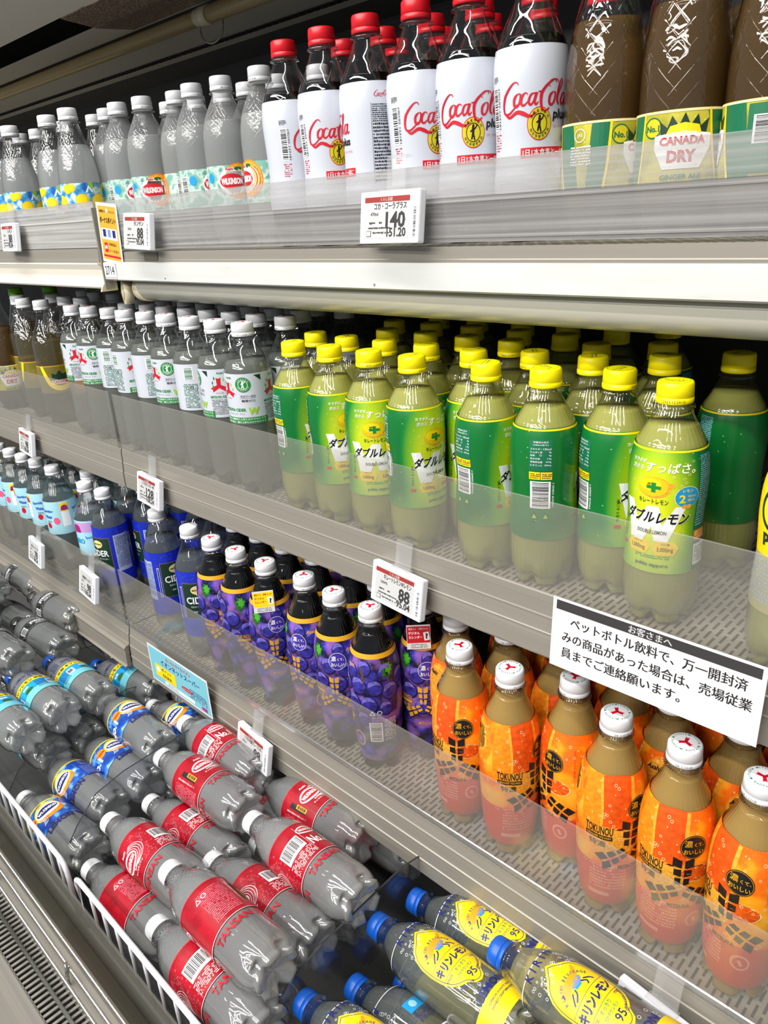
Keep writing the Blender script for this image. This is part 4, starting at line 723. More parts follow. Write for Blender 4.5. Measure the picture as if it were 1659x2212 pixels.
# middle shelf ---------------------------------------------------------
def mid_shelf(x0, x1, label, yg, zt, dz=0):
    S = thing('display_shelf', label, 'shelf', group='cooler shelves')
    link('deck', bx(x0, x1, .5215, .948, -.3395, -.3355), 'deck', S)
    link('front_rail', extrude([(.5180, -.3280), (.5192, -.3265), (.5205, -.3280), (.5215, -.3350), (.5300, -.3385), (.5300, -.3905), (.5150, -.3905), (.5140, -.3885), (.5142, -.3700), (.5148, -.3660), (.5141, -.3655), (.5141, -.3647), (.5152, -.3640), (.5162, -.3500), (.5155, -.3495), (.5155, -.3486), (.5168, -.3480), (.5172, -.3340)], x0, x1), 'alu', S)
    link('front_guard', extrude([(yg, -.3340), (yg+.002, -.3340), (yg+.002, zt-.0006), (yg+.0014, zt), (yg+.0006, zt), (yg, zt-.0006)], x0+.004, x1-.004), 'guard', S)
    return S
mid_shelf(SEAM+.002, .45, 'middle cooler shelf holding the yellow capped bottles behind a clear guard', .5165, -.2385)
mid_shelf(-3.0, SEAM-.002, 'middle cooler shelf left of the seam with a clear guard', .5165, -.2360)
# lower shelf ----------------------------------------------------------
def low_shelf(x0, x1, label, zt, low=False):
    S = thing('display_shelf', label, 'shelf', group='cooler shelves')
    link('deck', bx(x0, x1, .4745, .948, -.6295, -.6255), 'deck', S)
    link('edge_bead', extrude([(.4725, -.6190), (.4735, -.6178), (.4745, -.6190), (.4745, -.6260), (.4725, -.6255)], x0, x1), 'alu_bright', S)
    link('front_rail', extrude([(.4722, -.6260), (.4745, -.6300), (.4840, -.6340), (.4840, -.7020), (.4660, -.7020), (.4640, -.6995), (.4642, -.6800), (.4634, -.6796), (.4634, -.6788), (.4645, -.6780), (.4655, -.6600), (.4648, -.6595), (.4648, -.6588), (.4662, -.6580), (.4685, -.6420), (.4679, -.6415), (.4679, -.6408), (.4694, -.6402)], x0, x1), 'alu', S)
    link('front_guard', extrude([(.4695, -.6240), (.4715, -.6240), (.4715, zt-.0006), (.4709, zt), (.4701, zt), (.4695, zt-.0006)], x0+.004, x1-.004), 'guard', S)
    return S
low_shelf(SEAM+.002, .45, 'lower cooler shelf holding the orange and grape bottles', -.5165)
s3l = low_shelf(-3.0, SEAM-.002, 'lower cooler shelf left of the seam under the blue cider bottles', -.5190)
link('lower_ledge', extrude([(.4560, -.6640), (.4600, -.6600), (.4660, -.6600), (.4660, -.6900), (.4620, -.7000), (.4540, -.7000), (.4520, -.6975), (.4560, -.6960), (.4570, -.6700)], -3.0, SEAM-.002), 'alu', s3l)

# canopy with its lamps --------------------------------------------------
cn = thing('cooler_canopy', 'dim grey cooler canopy with a row of air slots above the top shelf', 'canopy')
link('front_panel', extrude([(.640, .2995), (.6415, .3010), (.560, .3250), (.545, .3350), (.480, .4300), (.478, .4300), (.543, .3330), (.5585, .3230)], -3.0, -1.215), 'paint_white', cn)
link('front_panel', extrude([(.640, .2985), (.6415, .3000), (.560, .3240), (.545, .3340), (.480, .4290), (.478, .4290), (.543, .3320), (.5585, .3220)], -1.213, .45), 'paint_white', cn)
link('inner_panel', extrude([(.700, .2945), (.702, .2960), (.785, .3030), (.785, .3010)], -3.0, .45), 'slot_paint', cn)
link('inner_rail', extrude([(.640, .3450), (.700, .3400), (.700, .3350), (.640, .3400)], -3.0, .45), 'steel_dark', cn)
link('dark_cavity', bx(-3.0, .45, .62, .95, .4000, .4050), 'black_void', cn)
link('honeycomb_filter', extrude([(.6425, .2985), (.700, .2915), (.765, .2955), (.765, .2975), (.700, .2935), (.6425, .3005)], -1.300, .45), 'honeycomb', cn)
link('slot_panel', extrude([(.800, .2900), (.802, .2915), (.905, .2760), (.905, .2740)], -3.0, .45), 'slot_paint', cn)
bm = bmesh.new(); x = -3.0
while x < .4: box(bm, x, x+.0125, .8740, .8860, .2757, .2774); x += .0165
link('air_slots', bm, 'black_void', cn)
link('rear_cover', extrude([(.905, .2740), (.905, .2760), (.949, .2600), (.949, .2580)], -3.0, .45), 'wall_dark', cn)
st = thing('warning_sticker', 'faint warning sticker on the dark wall under the canopy, behind the red caps', 'sticker', (-.86, .9488, .215))
A = Art(); 
for a, b in ((0, .0355), (0, -.0355)): A.rect(a, b, .16, .0006, 'print_grey', 1)
for a in (-.08, .08): A.rect(a, 0, .0006, .071, 'print_grey', 1)
A.text('警告', -.055, .027, .008, 'print_grey', 1); A.text('注意', .03, .027, .008, 'print_grey', 1); A.micro(-.04, .0, .065, .04, .004, 'print_grey', 1, .9, 2); A.micro(.04, .0, .065, .04, .004, 'print_grey', 1, .9, 3)
on_card(A, st, 'sticker_sheet', .165, .075, 'wall_dark', .0006)
def lamp(name, label, x0, x1, y, z, r, m):
    t = thing(name, label, 'lamp', (x0, y, z)); L_ = x1-x0
    link('tube', tube(bmesh.new(), [(.022, 0, 0), (L_-.022, 0, 0)], r, 20), m, t); link('socket', tube(bmesh.new(), [(0, 0, 0), (.022, 0, 0)], r*1.12, 20), 'bakelite', t); link('socket', tube(bmesh.new(), [(L_-.022, 0, 0), (L_, 0, 0)], r*1.12, 20), 'bakelite', t); return t
lamp('fluorescent_tube', 'unlit yellowed fluorescent tube under the canopy, left of the cable loop', -3.0, -1.135, .795, .2890, .0112, 'tube_old')
lamp('fluorescent_tube', 'unlit yellowed fluorescent tube under the canopy, right of the cable loop', -1.118, .40, .775, .2815, .0118, 'tube_old')
cb = tube(bmesh.new(), [(-1.118+.030*math.cos(a)+.022, .775, .264-.020*math.sin(a)*1.0) for a in [k*PI/12 for k in range(-2, 15)]], .0013, 8); tag(link('lamp_cable', cb, 'cable'), 'grey cable loop hanging between the two canopy tubes', 'cable')
lc = thing('shelf_lamp', 'white lamp housing running under the top shelf lip', 'lamp', (-1.07, .58, -.09))
link('lamp_cover', extrude([(-.022, .015), (-.022, .008), (-.020, -.002), (-.012, -.010), (0, -.0145), (.012, -.013), (.022, -.004), (.024, .015)], .018, 1.50), 'lamp_cover', lc, True)
link('end_collar', tube(bmesh.new(), [(-.002, 0, .002), (.018, 0, .002)], .0185, 24), 'bakelite', lc)
b = bmesh.new(); tube(b, [(-.035, -.016, -.004), (-.031, -.004, -.004)], .0170, 28); tube(b, [(-.0355, -.0175, -.004), (-.0350, -.0160, -.004)], .0115, 4); link('end_disc', b, 'bakelite', lc)

# number plate, posters, notices ----------------------------------------
def card(name, label, cat, w_, h, base, art, loc, rx=0, rz=0, ry=0, th=.0008, group=None):
    t = thing(name, label, cat, loc, group); t.rotation_euler = (math.radians(rx), math.radians(ry), math.radians(rz)); on_card(art, t, 'sheet', w_, h, base, th); return t
A = Art(); A.text('2714', 0, .0010, .0120, 'print_black', 2, .0, wid=.026); A.rect(0, -.0088, .034, .0005, 'print_grey', 1); card('number_sticker', 'small white sticker reading 2714 at the left end of the shelf lip', 'sticker', .035, .0215, 'paper', A, (SEAM+.022, .5436, -.0610))
A = Art(); A.rect(0, .0265, .1690, .0085, 'print_dark', 1); A.text('お客さまへ', 0, .0265, .0068, 'print_white', 3, .035, wid=.036)
for i, (s_, w2) in enumerate((('ペットボトル飲料で、万一開封済', .146), ('みの商品があった場合は、売場従業', .158), ('員までご連絡願います。', .106))): A.text(s_, -.077+(.007 if i == 0 else 0), .0135-i*.0150, .0098, 'print_dark', 2, .02, wid=w2, al=0)
M('print_dark', (52, 50, 50), .5); card('notice_sign', 'large white notice card with black header and Japanese text on the middle shelf rail', 'sign', .1760, .0655, 'paper', A, (-.2270, .5005, -.3495), rx=-4, th=.0006)
A = Art(); A.rect(0, 0, .164, .060, 'paper_blue', 1); A.text('おこもスタイル!イオン', .004, .0225, .0070, 'print_red', 2, .02, wid=.070); A.text('イオンネットスーパー', .006, .0115, .0105, 'print_navy', 2, .02, wid=.110)
A.rect(-.040, -.0085, .060, .0220, 'print_yellow', 2); A.text('ポイント', -.036, -.0030, .0060, 'print_brown', 3, .02, wid=.030); A.text('もたまる!', -.036, -.0130, .0065, 'print_black', 3, .04, wid=.026); A.disc(-.060, -.006, .0055, 'print_white', 3); A.disc(.022, -.010, .0160, 'print_red', 2, ry=.0035); A.text('インターネットで', .022, -.010, .0028, 'print_white', 3, .02); A.micro(.052, -.0120, .046, .020, .0034, 'print_navy', 2, .9, 4); A.rect(-.003, -.0245, .085, .0060, 'print_white', 2); A.text('おうちでイオン', -.020, -.0245, .0040, 'print_black', 3, .02); A.rect(.066, -.0245, .015, .006, 'print_magenta', 2)
card('poster_card', 'pale blue poster card on the lower shelf rail with a yellow box', 'poster', .1700, .0660, 'paper', A, (-.9400, .4560, -.6475), ry=0, th=.0006)
A = Art(); A.rect(0, 0, .050, .0720, 'paper_gold', 1); A.text('期間限定 ポイントもらえる', 0, .0290, .0036, 'print_brown', 2, .02, wid=.042); A.text('ボーナスポイント', 0, .0175, .0085, 'print_black', 3, .03, wid=.044); A.rect(0, -.001, .044, .0150, 'print_white', 2)
for x, c in ((-.0135, 'print_navy'), (0, 'print_bluegrey'), (.0135, 'print_navy')): A.rect(x, 0, .0085, .0100, c, 3)
A.rect(-.0135, -.0195, .0095, .0130, 'print_red', 2); A.text('60', -.0135, -.0190, .0055, 'print_white', 3, .04); A.text('対象商品に', .006, -.0145, .0042, 'print_brown', 2, .02); A.text('マークがある', .007, -.0235, .0042, 'print_brown', 2, .02); A.rect(0, -.0310, .048, .0028, 'print_red', 2); A.disc(0, .0300, .0028, 'print_white', 2)
card('poster_card', 'small gold bonus point poster at the left end of the top guard', 'poster', .0580, .0800, 'paper', A, (-1.0780, .5455, -.0105), th=.0006, ry=6)

def price_tag(loc, label, name_, size_, price, tax, red=True, rz=-8, rx=-8, w_=.078, h=.045, ry=0):
    t = thing('price_tag', label, 'price tag', loc); t.rotation_euler = (math.radians(rx), math.radians(ry), math.radians(rz))
    bm = bmesh.new(); box(bm, -w_/2, w_/2, 0, .0085, -h/2, h/2); bmesh.ops.bevel(bm, geom=bm.edges[:], offset=.0018, segments=2, affect='EDGES', profile=.6); 
    A = Art(); A.barcode(w_*.435, -.004, .0040, h*.62, vertical=True, l=1, seed=len(price)+5, bg='tag_frame'); sl = {'tag_frame': 0}; A.emit(bm, lambda s, t_, e: (s, -e, t_), sl, gs=1, gt=1); fr_ = link('frame', bm, list(sl), t)
    W, H = w_*.76, h*.80; A = Art(); ink = 'print_dark'
    if red: A.rect(-.0025, H*.42, W, H*.125, 'print_tagred', 1); A.text('くらし応援', -.0025, H*.42, .0030, 'print_white', 2, .02)
    A.text(name_, W*.44-.0025, H*.265, .0058, ink, 2, .01, wid=min(W*.72, .0066*len(name_)), al=1); A.text(size_, -W*.40, H*.08, .0030, ink, 2, 0, al=0)
    A.text(price, W*.42-.0025, -H*.065, .0140, ink, 2, .03, wid=.0085*len(price), al=1); A.text(tax, W*.44-.0025, -H*.36, .0078, ink, 2, .025, wid=.0052*len(tax)*.8, al=1)
    A.micro(-W*.22, -H*.13, W*.42, .004, .0032, ink, 2, .6, 3); A.micro(-W*.2, -H*.26, W*.5, .004, .0028, ink, 2, .9, 4); A.micro(-W*.16, -H*.39, W*.36, .0050, .0026, ink, 2, .95, 5); A.rect(-W*.43, -H*.39, .0060, .0050, ink, 2); A.rect(-W*.43, -H*.39, .0052, .0042, 'screen_grey', 3)
    sl = {'screen_grey': 0}; bm = bmesh.new(); box(bm, -.0025-W/2, -.0025+W/2, -.0003, .001, -H/2, H/2+.001); A.emit(bm, lambda s, t_, e: (s, -.0003-e, t_), sl, gs=1, gt=1); link('screen', bm, list(sl), fr_)
    bm = bmesh.new(); box(bm, -.012, .012, .0070, .0085, h/2-.006, h/2+.030); box(bm, -.012, .012, .0085, .016, h/2+.0285, h/2+.030); box(bm, -.014, .014, .0000, .0085, h/2, h/2+.0020); link('clip', bm, 'clip_clear', t); return t
M('print_tagred', (150, 44, 40), .5)
price_tag((-.5140, .5300, -.0080), 'large electronic price tag reading 140 on the top shelf guard', 'コカ・コーラプラス', '470ml', '140', '151.20', rz=-3)
price_tag((-.9740, .5300, -.0090), 'electronic price tag reading 88 beside the gold poster', 'タンサン', '500ml', '88', '95.04', rz=-3, w_=.074, ry=2)
price_tag((-1.4060, .5300, -.0080), 'electronic price tag at the far left of the top shelf, cut by the frame edge', 'レモン', '500ml', '88', '95.04', rz=-3, w_=.070)
price_tag((-.5030, .4990, -.3710), 'large electronic price tag reading 88 under the yellow capped bottles', 'キレートレモンWレモン', '500ML', '88', '95.04', rz=-5, rx=-10)
price_tag((-1.0140, .4990, -.3700), 'electronic price tag reading 128 above the blue cider bottles', '三ツ矢サイダーW', '485ml', '128', '138.24', rz=-5, rx=-10, w_=.076)
price_tag((-1.4710, .4990, -.3700), 'electronic price tag on the middle shelf guard left of the seam', 'ジンジャーエール', '500ml', '98', '105.84', rz=-5, rx=-10, w_=.074)
price_tag((-.7460, .4470, -.6700), 'electronic price tag reading 88 hanging over the red label bottles', '三ツ矢 特濃グレープスカ', '500ml', '88', '95.04', rz=-5, rx=-12)
price_tag((-1.4090, .4470, -.5620), 'electronic price tag reading 78, left one of two on the lower shelf', '天然水スパークリング', '500ml', '78', '84.24', red=False, rz=-5, rx=-12, w_=.072, h=.046)
price_tag((-1.1915, .4470, -.5620), 'electronic price tag reading 98 next to the seam of the lower shelf', '無糖サイダー', '500ml', '98', '105.84', red=False, rz=-5, rx=-12, w_=.072, h=.048)
price_tag((-.1700, .4450, -.6600), 'price tag whose white top shows at the bottom edge, under the orange bottles', 'トクノウオレンジ', '500ml', '88', '95.04', rz=-5, rx=-12)

# ------------------------------------------------------------ standing drinks
def relax(fixed, free, dm, it=60):
    P = [list(p) for p in fixed+free]; n = len(fixed)
    for _ in range(it):
        for i in range(len(P)):
            for j in range(i+1, len(P)):
                dx, dy = P[j][0]-P[i][0], P[j][1]-P[i][1]; d = math.hypot(dx, dy)
                if 1e-6 < d < dm:
                    k = (dm-d)/d
                    if i < n and j < n: P[i][0] -= dx*k*.5; P[j][0] += dx*k*.5; P[i][1] -= dy*k*.1; P[j][1] += dy*k*.1
                    elif i < n: P[j][0] += dx*k; P[j][1] += dy*k
                    else:
                        for a in (0, 1): q = (dx, dy)[a]*k*.5; P[i][a] -= q; P[j][a] += q
    for p in P: p[1] = min(p[1], .912)
    return [tuple(p) for p in P[:n]], [tuple(p) for p in P[n:]]
ORD = ['first', 'second', 'third', 'fourth', 'fifth', 'sixth', 'seventh', 'eighth', 'ninth', 'tenth', 'eleventh', 'twelfth', 'thirteenth', 'fourteenth', 'fifteenth']
def facing(key, name, what, where, z, front, backs, phis, dm, group, seed=1):
    """front: positions of the first row from right to left; backs: the rows behind it"""
    R = random.Random(seed); f, b = relax(front, [p for r in backs for p in r], dm); rows = [f]; i = 0
    for r in backs: rows.append(b[i:i+len(r)]); i += len(r)
    for ri, row in enumerate(rows):
        order = sorted(range(len(row)), key=lambda k: -row[k][0])
        for rank, k in enumerate(order):
            ph = phis[k] if ri == 0 and k < len(phis) else R.uniform(-170, 170)
            wh = f'{ORD[rank]} from right, {"front" if ri == 0 else ORD[ri]} row' if len(row) > 1 else f'alone in the {"front" if ri == 0 else ORD[ri]} row'
            standing(key, name, row[k][0], row[k][1], z, ph, f'{what}, {wh}, {where}', group)
Z1, Z2, Z3 = -.0352, -.3353, -.6253
facing('coke', 'cola_bottle', 'white label bottle with red cap', 'top shelf', Z1, [(-.420, .615), (-.485, .615), (-.548, .616), (-.613, .614), (-.675, .612), (-.743, .616)],
       [[(-.453, .672), (-.517, .672), (-.580, .674), (-.645, .672), (-.710, .675)], [(-.420, .728), (-.485, .730), (-.550, .730), (-.615, .732), (-.680, .730)]], [0, -10, 18, -112, 4, 50], .0630, 'red capped cola bottles')
facing('can', 'ginger_ale_bottle', 'brown ginger ale bottle', 'top shelf', Z1, [(-.160, .630), (-.226, .630), (-.291, .630), (-.357, .630)], [[(-.195, .690), (-.262, .690), (-.330, .692)]], [20, -100, 0, 60], .0665, 'brown ginger ale bottles')
facing('wo', 'sparkling_water_bottle', 'orange sparkling water bottle with white cap', 'top shelf', Z1, [(-.826, .644), (-.903, .640), (-.964, .637), (-1.022, .650), (-1.084, .631), (-1.142, .626), (-1.205, .640)],
       [[(-.790, .705), (-.865, .700), (-.93, .700), (-.99, .705), (-1.055, .70), (-1.115, .695)]], [-60, 10, 40, 75, 5, 30, 15], .0620, 'orange sparkling waters on the top shelf')
facing('li', 'sparkling_water_bottle', 'lemon sparkling water bottle', 'top shelf', Z1, [(-1.218, .584), (-1.300, .588), (-1.440, .584), (-1.505, .584), (-1.57, .584)], [[(-1.275, .655), (-1.364, .645), (-1.475, .645), (-1.55, .645)]], [20, -10, 30, 0, 0], .0620, 'lemon sparkling waters on the top shelf')

facing('lemon', 'lemon_soda_bottle', 'green label lemon soda with yellow cap', 'middle shelf', Z2, [(-.251, .563), (-.307, .584), (-.365, .560), (-.425, .556), (-.512, .550), (-.574, .551), (-.635, .551), (-.700, .553)],
       [[(-.251, .689), (-.302, .652), (-.353, .621), (-.416, .621), (-.474, .604), (-.536, .603), (-.599, .602), (-.656, .601), (-.722, .606)],
        [(-.330, .707), (-.384, .680), (-.475, .660), (-.535, .661), (-.596, .662), (-.653, .661)],
        [(-.443, .713), (-.505, .716), (-.575, .718), (-.639, .720), (-.700, .722)],
        [(-.413, .770), (-.474, .771), (-.535, .770), (-.609, .776), (-.672, .778)],
        [(-.381, .826), (-.441, .826), (-.514, .834), (-.573, .828), (-.647, .834)]], [-15, 62, 118, 75, 45, 5, 32, 62], .0615, 'yellow capped lemon sodas')
_k = [[(-.786-.0610*j-(k % 2)*.030, .608+.0530*k) for j in range(8)] for k in range(6)]
facing('w', 'cider_bottle', 'white label cider bottle with white cap', 'middle shelf', Z2, [(-.796, .553), (-.856, .553), (-.921, .556), (-.988, .560), (-1.050, .563), (-1.114, .564), (-1.175, .569), (-1.232, .564), (-1.294, .564)],
       _k, [-24, -90, 75, -25, 90, 38, 65, -20, -100], .0595, 'white label ciders', 3)
facing('gold', 'ginger_ale_bottle', 'pale gold ginger ale bottle with white cap', 'middle shelf', Z2, [(-1.423, .566), (-1.507, .568), (-1.590, .590)], [[(-1.375, .625), (-1.450, .625), (-1.53, .64)], [(-1.375, .675), (-1.455, .680), (-1.53, .69)]], [10, 60, 20], .0620, 'pale gold ginger ales')
facing('can', 'ginger_ale_bottle', 'lime capped bottle', 'middle shelf', Z2, [(-1.640, .560)], [[(-1.60, .66), (-1.66, .60)], [(-1.42, .745), (-1.50, .750), (-1.60, .75)]], [0], .066, 'lime capped bottles')

facing('orange', 'orange_soda_bottle', 'orange squash bottle with white cap', 'lower shelf', Z3, [(-.135, .512), (-.196, .513), (-.256, .514), (-.312, .538), (-.366, .512), (-.430, .513)],
       [[(-.110, .575), (-.170, .572), (-.232, .572), (-.288, .600), (-.350, .575), (-.412, .575), (-.474, .560)], [(-.14, .635), (-.205, .632), (-.262, .640), (-.325, .640), (-.387, .637), (-.45, .635)]], [-50, -12, 8, -75, 25, -38], .0610, 'orange squash bottles')
facing('grape', 'grape_soda_bottle', 'purple grape soda bottle with white cap', 'lower shelf', Z3, [(-.530, .565), (-.561, .515), (-.622, .514), (-.682, .519), (-.756, .514), (-.819, .512), (-.881, .514)],
       [[(-.545, .585), (-.605, .575), (-.665, .580), (-.725, .575), (-.790, .572), (-.850, .573), (-.905, .575)], [(-.575, .640), (-.64, .640), (-.70, .640), (-.76, .640), (-.82, .635), (-.88, .638)]], [30, -70, 20, -5, 35, 70, 40], .0610, 'grape soda bottles')
facing('cider', 'cider_bottle', 'blue label cider bottle with white cap', 'lower shelf', Z3, [(-.945, .518), (-1.047, .523), (-1.098, .556), (-1.218, .518)], [[(-.985, .585), (-1.045, .590), (-1.186, .578), (-1.25, .580)], [(-.96, .645), (-1.03, .650), (-1.10, .635), (-1.17, .640)]], [-5, 25, 62, 120], .0610, 'blue label ciders')
standing('sparkp', 'sparkling_water_bottle', -1.283, .517, Z3, 30, 'pink marked sparkling water standing left of the blue cider on the lower shelf')
standing('sparkp', 'sparkling_water_bottle', -1.345, .552, Z3, 80, 'pink marked sparkling water set slightly back on the lower shelf')
facing('spark', 'sparkling_water_bottle', 'pale blue label sparkling water with white cap', 'lower shelf', Z3, [(-1.433, .523), (-1.509, .523), (-1.571, .521), (-1.633, .520), (-1.695, .519)], [[(-1.32, .61), (-1.40, .590), (-1.475, .583), (-1.54, .583), (-1.605, .583), (-1.665, .580)], [(-1.27, .645), (-1.36, .66), (-1.44, .65), (-1.51, .645)]], [10, 40, 25, -20, 0], .0610, 'pale blue sparkling waters')
# one white and yellow bottle cut by the right edge
def art_yw(A):
    A.rect(0, .1200, .2, .0560, 'print_yellow', 1); A.disc(-.004, .1280, .0150, 'print_darkgreen', 2, ry=.0170); A.disc(-.004, .1280, .0118, 'print_yellow', 3, ry=.0140); A.text('pop', -.004, .1050, .0100, 'print_darkgreen', 3, .05); A.micro(0, .0720, .16, .0360, .0030, 'print_palegrey', 2, .9, 3)
bottle_spec('yw', H=.205, prof=P_LEM, pet='pet', liq=('lemon_juice', .158), cap='cap_white', lab=(.050, .1500, 'film_pale', art_yw)); M('film_pale', (176, 172, 120), .35)
standing('yw', 'citrus_soda_bottle', -.142, .549, Z2, -30, 'bottle with a bright yellow upper label cut off by the right picture edge')

# promo neck cards
def neck_card(x, y, z, rz, label, c1, c2):
    A = Art(); A.rect(0, .003, .0260, .0200, c1, 1); A.text('櫻井さん・相葉さんの', 0, .0100, .0026, c2, 2, .02, wid=.0220); A.text('デジタル', -.005, .0050, .0036, c2, 2, .02, wid=.0130); A.text('カレンダー', -.0035, .0000, .0036, c2, 2, .02, wid=.0150); A.rect(.0090, .001, .0062, .0100, 'print_white', 2, .15); A.text('?', .0090, .001, .0070, 'print_black', 3, .05); A.micro(0, -.0105, .018, .0055, .0018, 'print_grey', 1, .9, 4)
    t = card('promotion_card', label, 'card', .0270, .0290, 'paper', A, (x, y, z), rz=rz, rx=-8); return t
neck_card(-.738, .4920, -.4610, 52, 'yellow promotion card stuck on a grape soda bottle', 'print_yellow', 'print_red')
neck_card(-.514, .5420, -.4520, 44, 'red promotion card on the dark grape bottle left of the orange bottles', 'print_red', 'print_white')

# ------------------------------------------------------------ chest bin: floor, dividers, racks
bt = thing('chest_bin', 'dark steel chest bin under the lower shelf holding lying bottles', 'bin')
link('bin_floor', bx(-3.0, .45, .20, .90, -.925, -.915), 'bin_steel', bt); link('bin_back', bx(-3.0, .45, .80, .81, -.915, -.70), 'bin_steel', bt); link('bin_front', bx(-3.0, .45, .196, .199, -.915, -.800), 'bin_steel', bt)
DIV = [(-.457, 0, 'clear divider panel between the red label bottles and the yellow label bottles'), (-.868, -.012, 'clear divider panel between the red label and blue label lying bottles'), (-1.092, -.050, 'clear divider panel right of the blue capped lying bottles'), (-1.290, -.052, 'clear divider panel right of the black label lying bottles')]
for x, dz, lb in DIV:
    pts = [(.215, -.800), (.226, -.742), (.244, -.719), (.276, -.689), (.318, -.679), (.435, -.672), (.600, -.705), (.600, -.905), (.230, -.905)]
    bm = bmesh.new(); P = [(y, z+dz*(z > -.80)) for y, z in pts]; a = [bm.verts.new((x-.0011, y, z)) for y, z in P]; b = [bm.verts.new((x+.0011, y, z)) for y, z in P]; n = len(P)
    for i in range(n): f = bm.faces.new((a[i], a[(i+1) % n], b[(i+1) % n], b[i])); f.material_index = 1 if i in (0, 1, 2, 3, 4, 5) else 0
    bm.faces.new(a[::-1]); bm.faces.new(b); bmesh.ops.recalc_face_normals(bm, faces=bm.faces)
    tag(link('bin_divider', bm, ['divider_clear', 'edge_dark']), lb, 'divider', 'bin dividers') if 'edge_dark' in _M else (M('edge_dark', (26, 28, 32), .5), tag(link('bin_divider', bm, ['divider_clear', 'edge_dark']), lb, 'divider', 'bin dividers'))
def rack(x0, x1, label):
    t = thing('wire_rack', label, 'rack', (x0, .1945, -.700)); L_ = x1-x0; r = .012
    link('top_rail', tube(bmesh.new(), [(0, 0, -.085), (0, 0, -r), (r*.3, 0, -r*.3), (r, 0, 0), (L_-r, 0, 0), (L_-r*.3, 0, -r*.3), (L_, 0, -r), (L_, 0, -.085)], .0031, 12), 'wire_white', t)
    link('bottom_rail', tube(bmesh.new(), [(0, 0, -.083), (L_, 0, -.083)], .0020, 8), 'wire_white', t)
    n = max(2, int(L_/.0290))
    for k in range(1, n): link('wire', tube(bmesh.new(), [(L_*k/n, .0020, -.083), (L_*k/n, .0020, -.001)], .0018, 8), 'wire_white', t)
rack(-1.42, -.782, 'white wire rack fencing the blue label lying bottles'); rack(-.755, -.30, 'white wire rack fencing the red label lying bottles')

fl = thing('grille_ledge', 'stainless front ledge of the cooler with slotted air grille', 'cooler front')
link('glass_panel', extrude([(.1835, -.7150), (.1862, -.7150), (.1862, -.7900), (.1835, -.7900)], -3.0, .45), 'panel_glass', fl)
link('inner_ledge', extrude([(.1900, -.7900), (.1900, -.7950), (.1600, -.7750), (.1600, -.7500), (.1620, -.7500), (.1640, -.7700)], -3.0, .45), 'steel_dark', fl)
link('ledge_plate', extrude([(.1600, -.7600), (.1600, -.7700), (.1400, -.7700), (.1400, -.7600)], -3.0, .45), 'steel', fl)
link('front_apron', extrude([(.1030, -.7600), (.1040, -.7580), (.1040, -.7700), (.1040, -1.20), (.0900, -1.20), (.0900, -.7900), (.0960, -.7700)], -3.0, .45), 'steel', fl)
link('duct_floor', bx(-3.0, .45, .104, .140, -.7900, -.7850), 'black_void', fl)
bm = bmesh.new()
for a, b in ((.1380, .1405), (.1225, .1245), (.1035, .1060)): box(bm, -1.9, -.35, a, b, -.7615, -.7600)
x = -1.9
while x < -.36: box(bm, x, x+.0034, .1055, .1385, -.7615, -.7600); x += .0078
link('slotted_grille', bm, 'steel', fl)
for y in (.1570, .1462, .1362): link('rod', tube(bmesh.new(), [(-3.0, y, -.7400), (.45, y, -.7400)], .0017, 10), 'chrome', fl)
link('rod', tube(bmesh.new(), [(-.930, .1235, -.7560), (-.30, .1235, -.7560)], .0022, 10), 'chrome', fl); link('rod', tube(bmesh.new(), [(-1.9, .1235, -.7560), (-.975, .1235, -.7560)], .0022, 10), 'chrome', fl)
for x in (-.960, -.890, -.680, -.47): link('rod_post', tube(bmesh.new(), [(x, .1400, -.7600), (x-.001, .1440, -.7300)], .0021, 10), 'chrome', fl)
b = bmesh.new(); tube(b, [(-.958, .1120, -.7570), (-.948, .1240, -.7550), (-.944, .1400, -.7590)], .0026, 10); tube(b, [(-.952, .1100, -.7570), (-.935, .1100, -.7560)], .0022, 8); link('rod_cradle', b, 'chrome', fl)
ps = thing('price_strip', 'white shelf strip at the lower left edge of the cooler front', 'strip', (-1.04, .0895, -.800)); on_card(Art().micro(0, 0, .08, .02, .004, 'print_grey', 1, .6, 2), ps, 'strip_body', .10, .032, 'paper', .003)

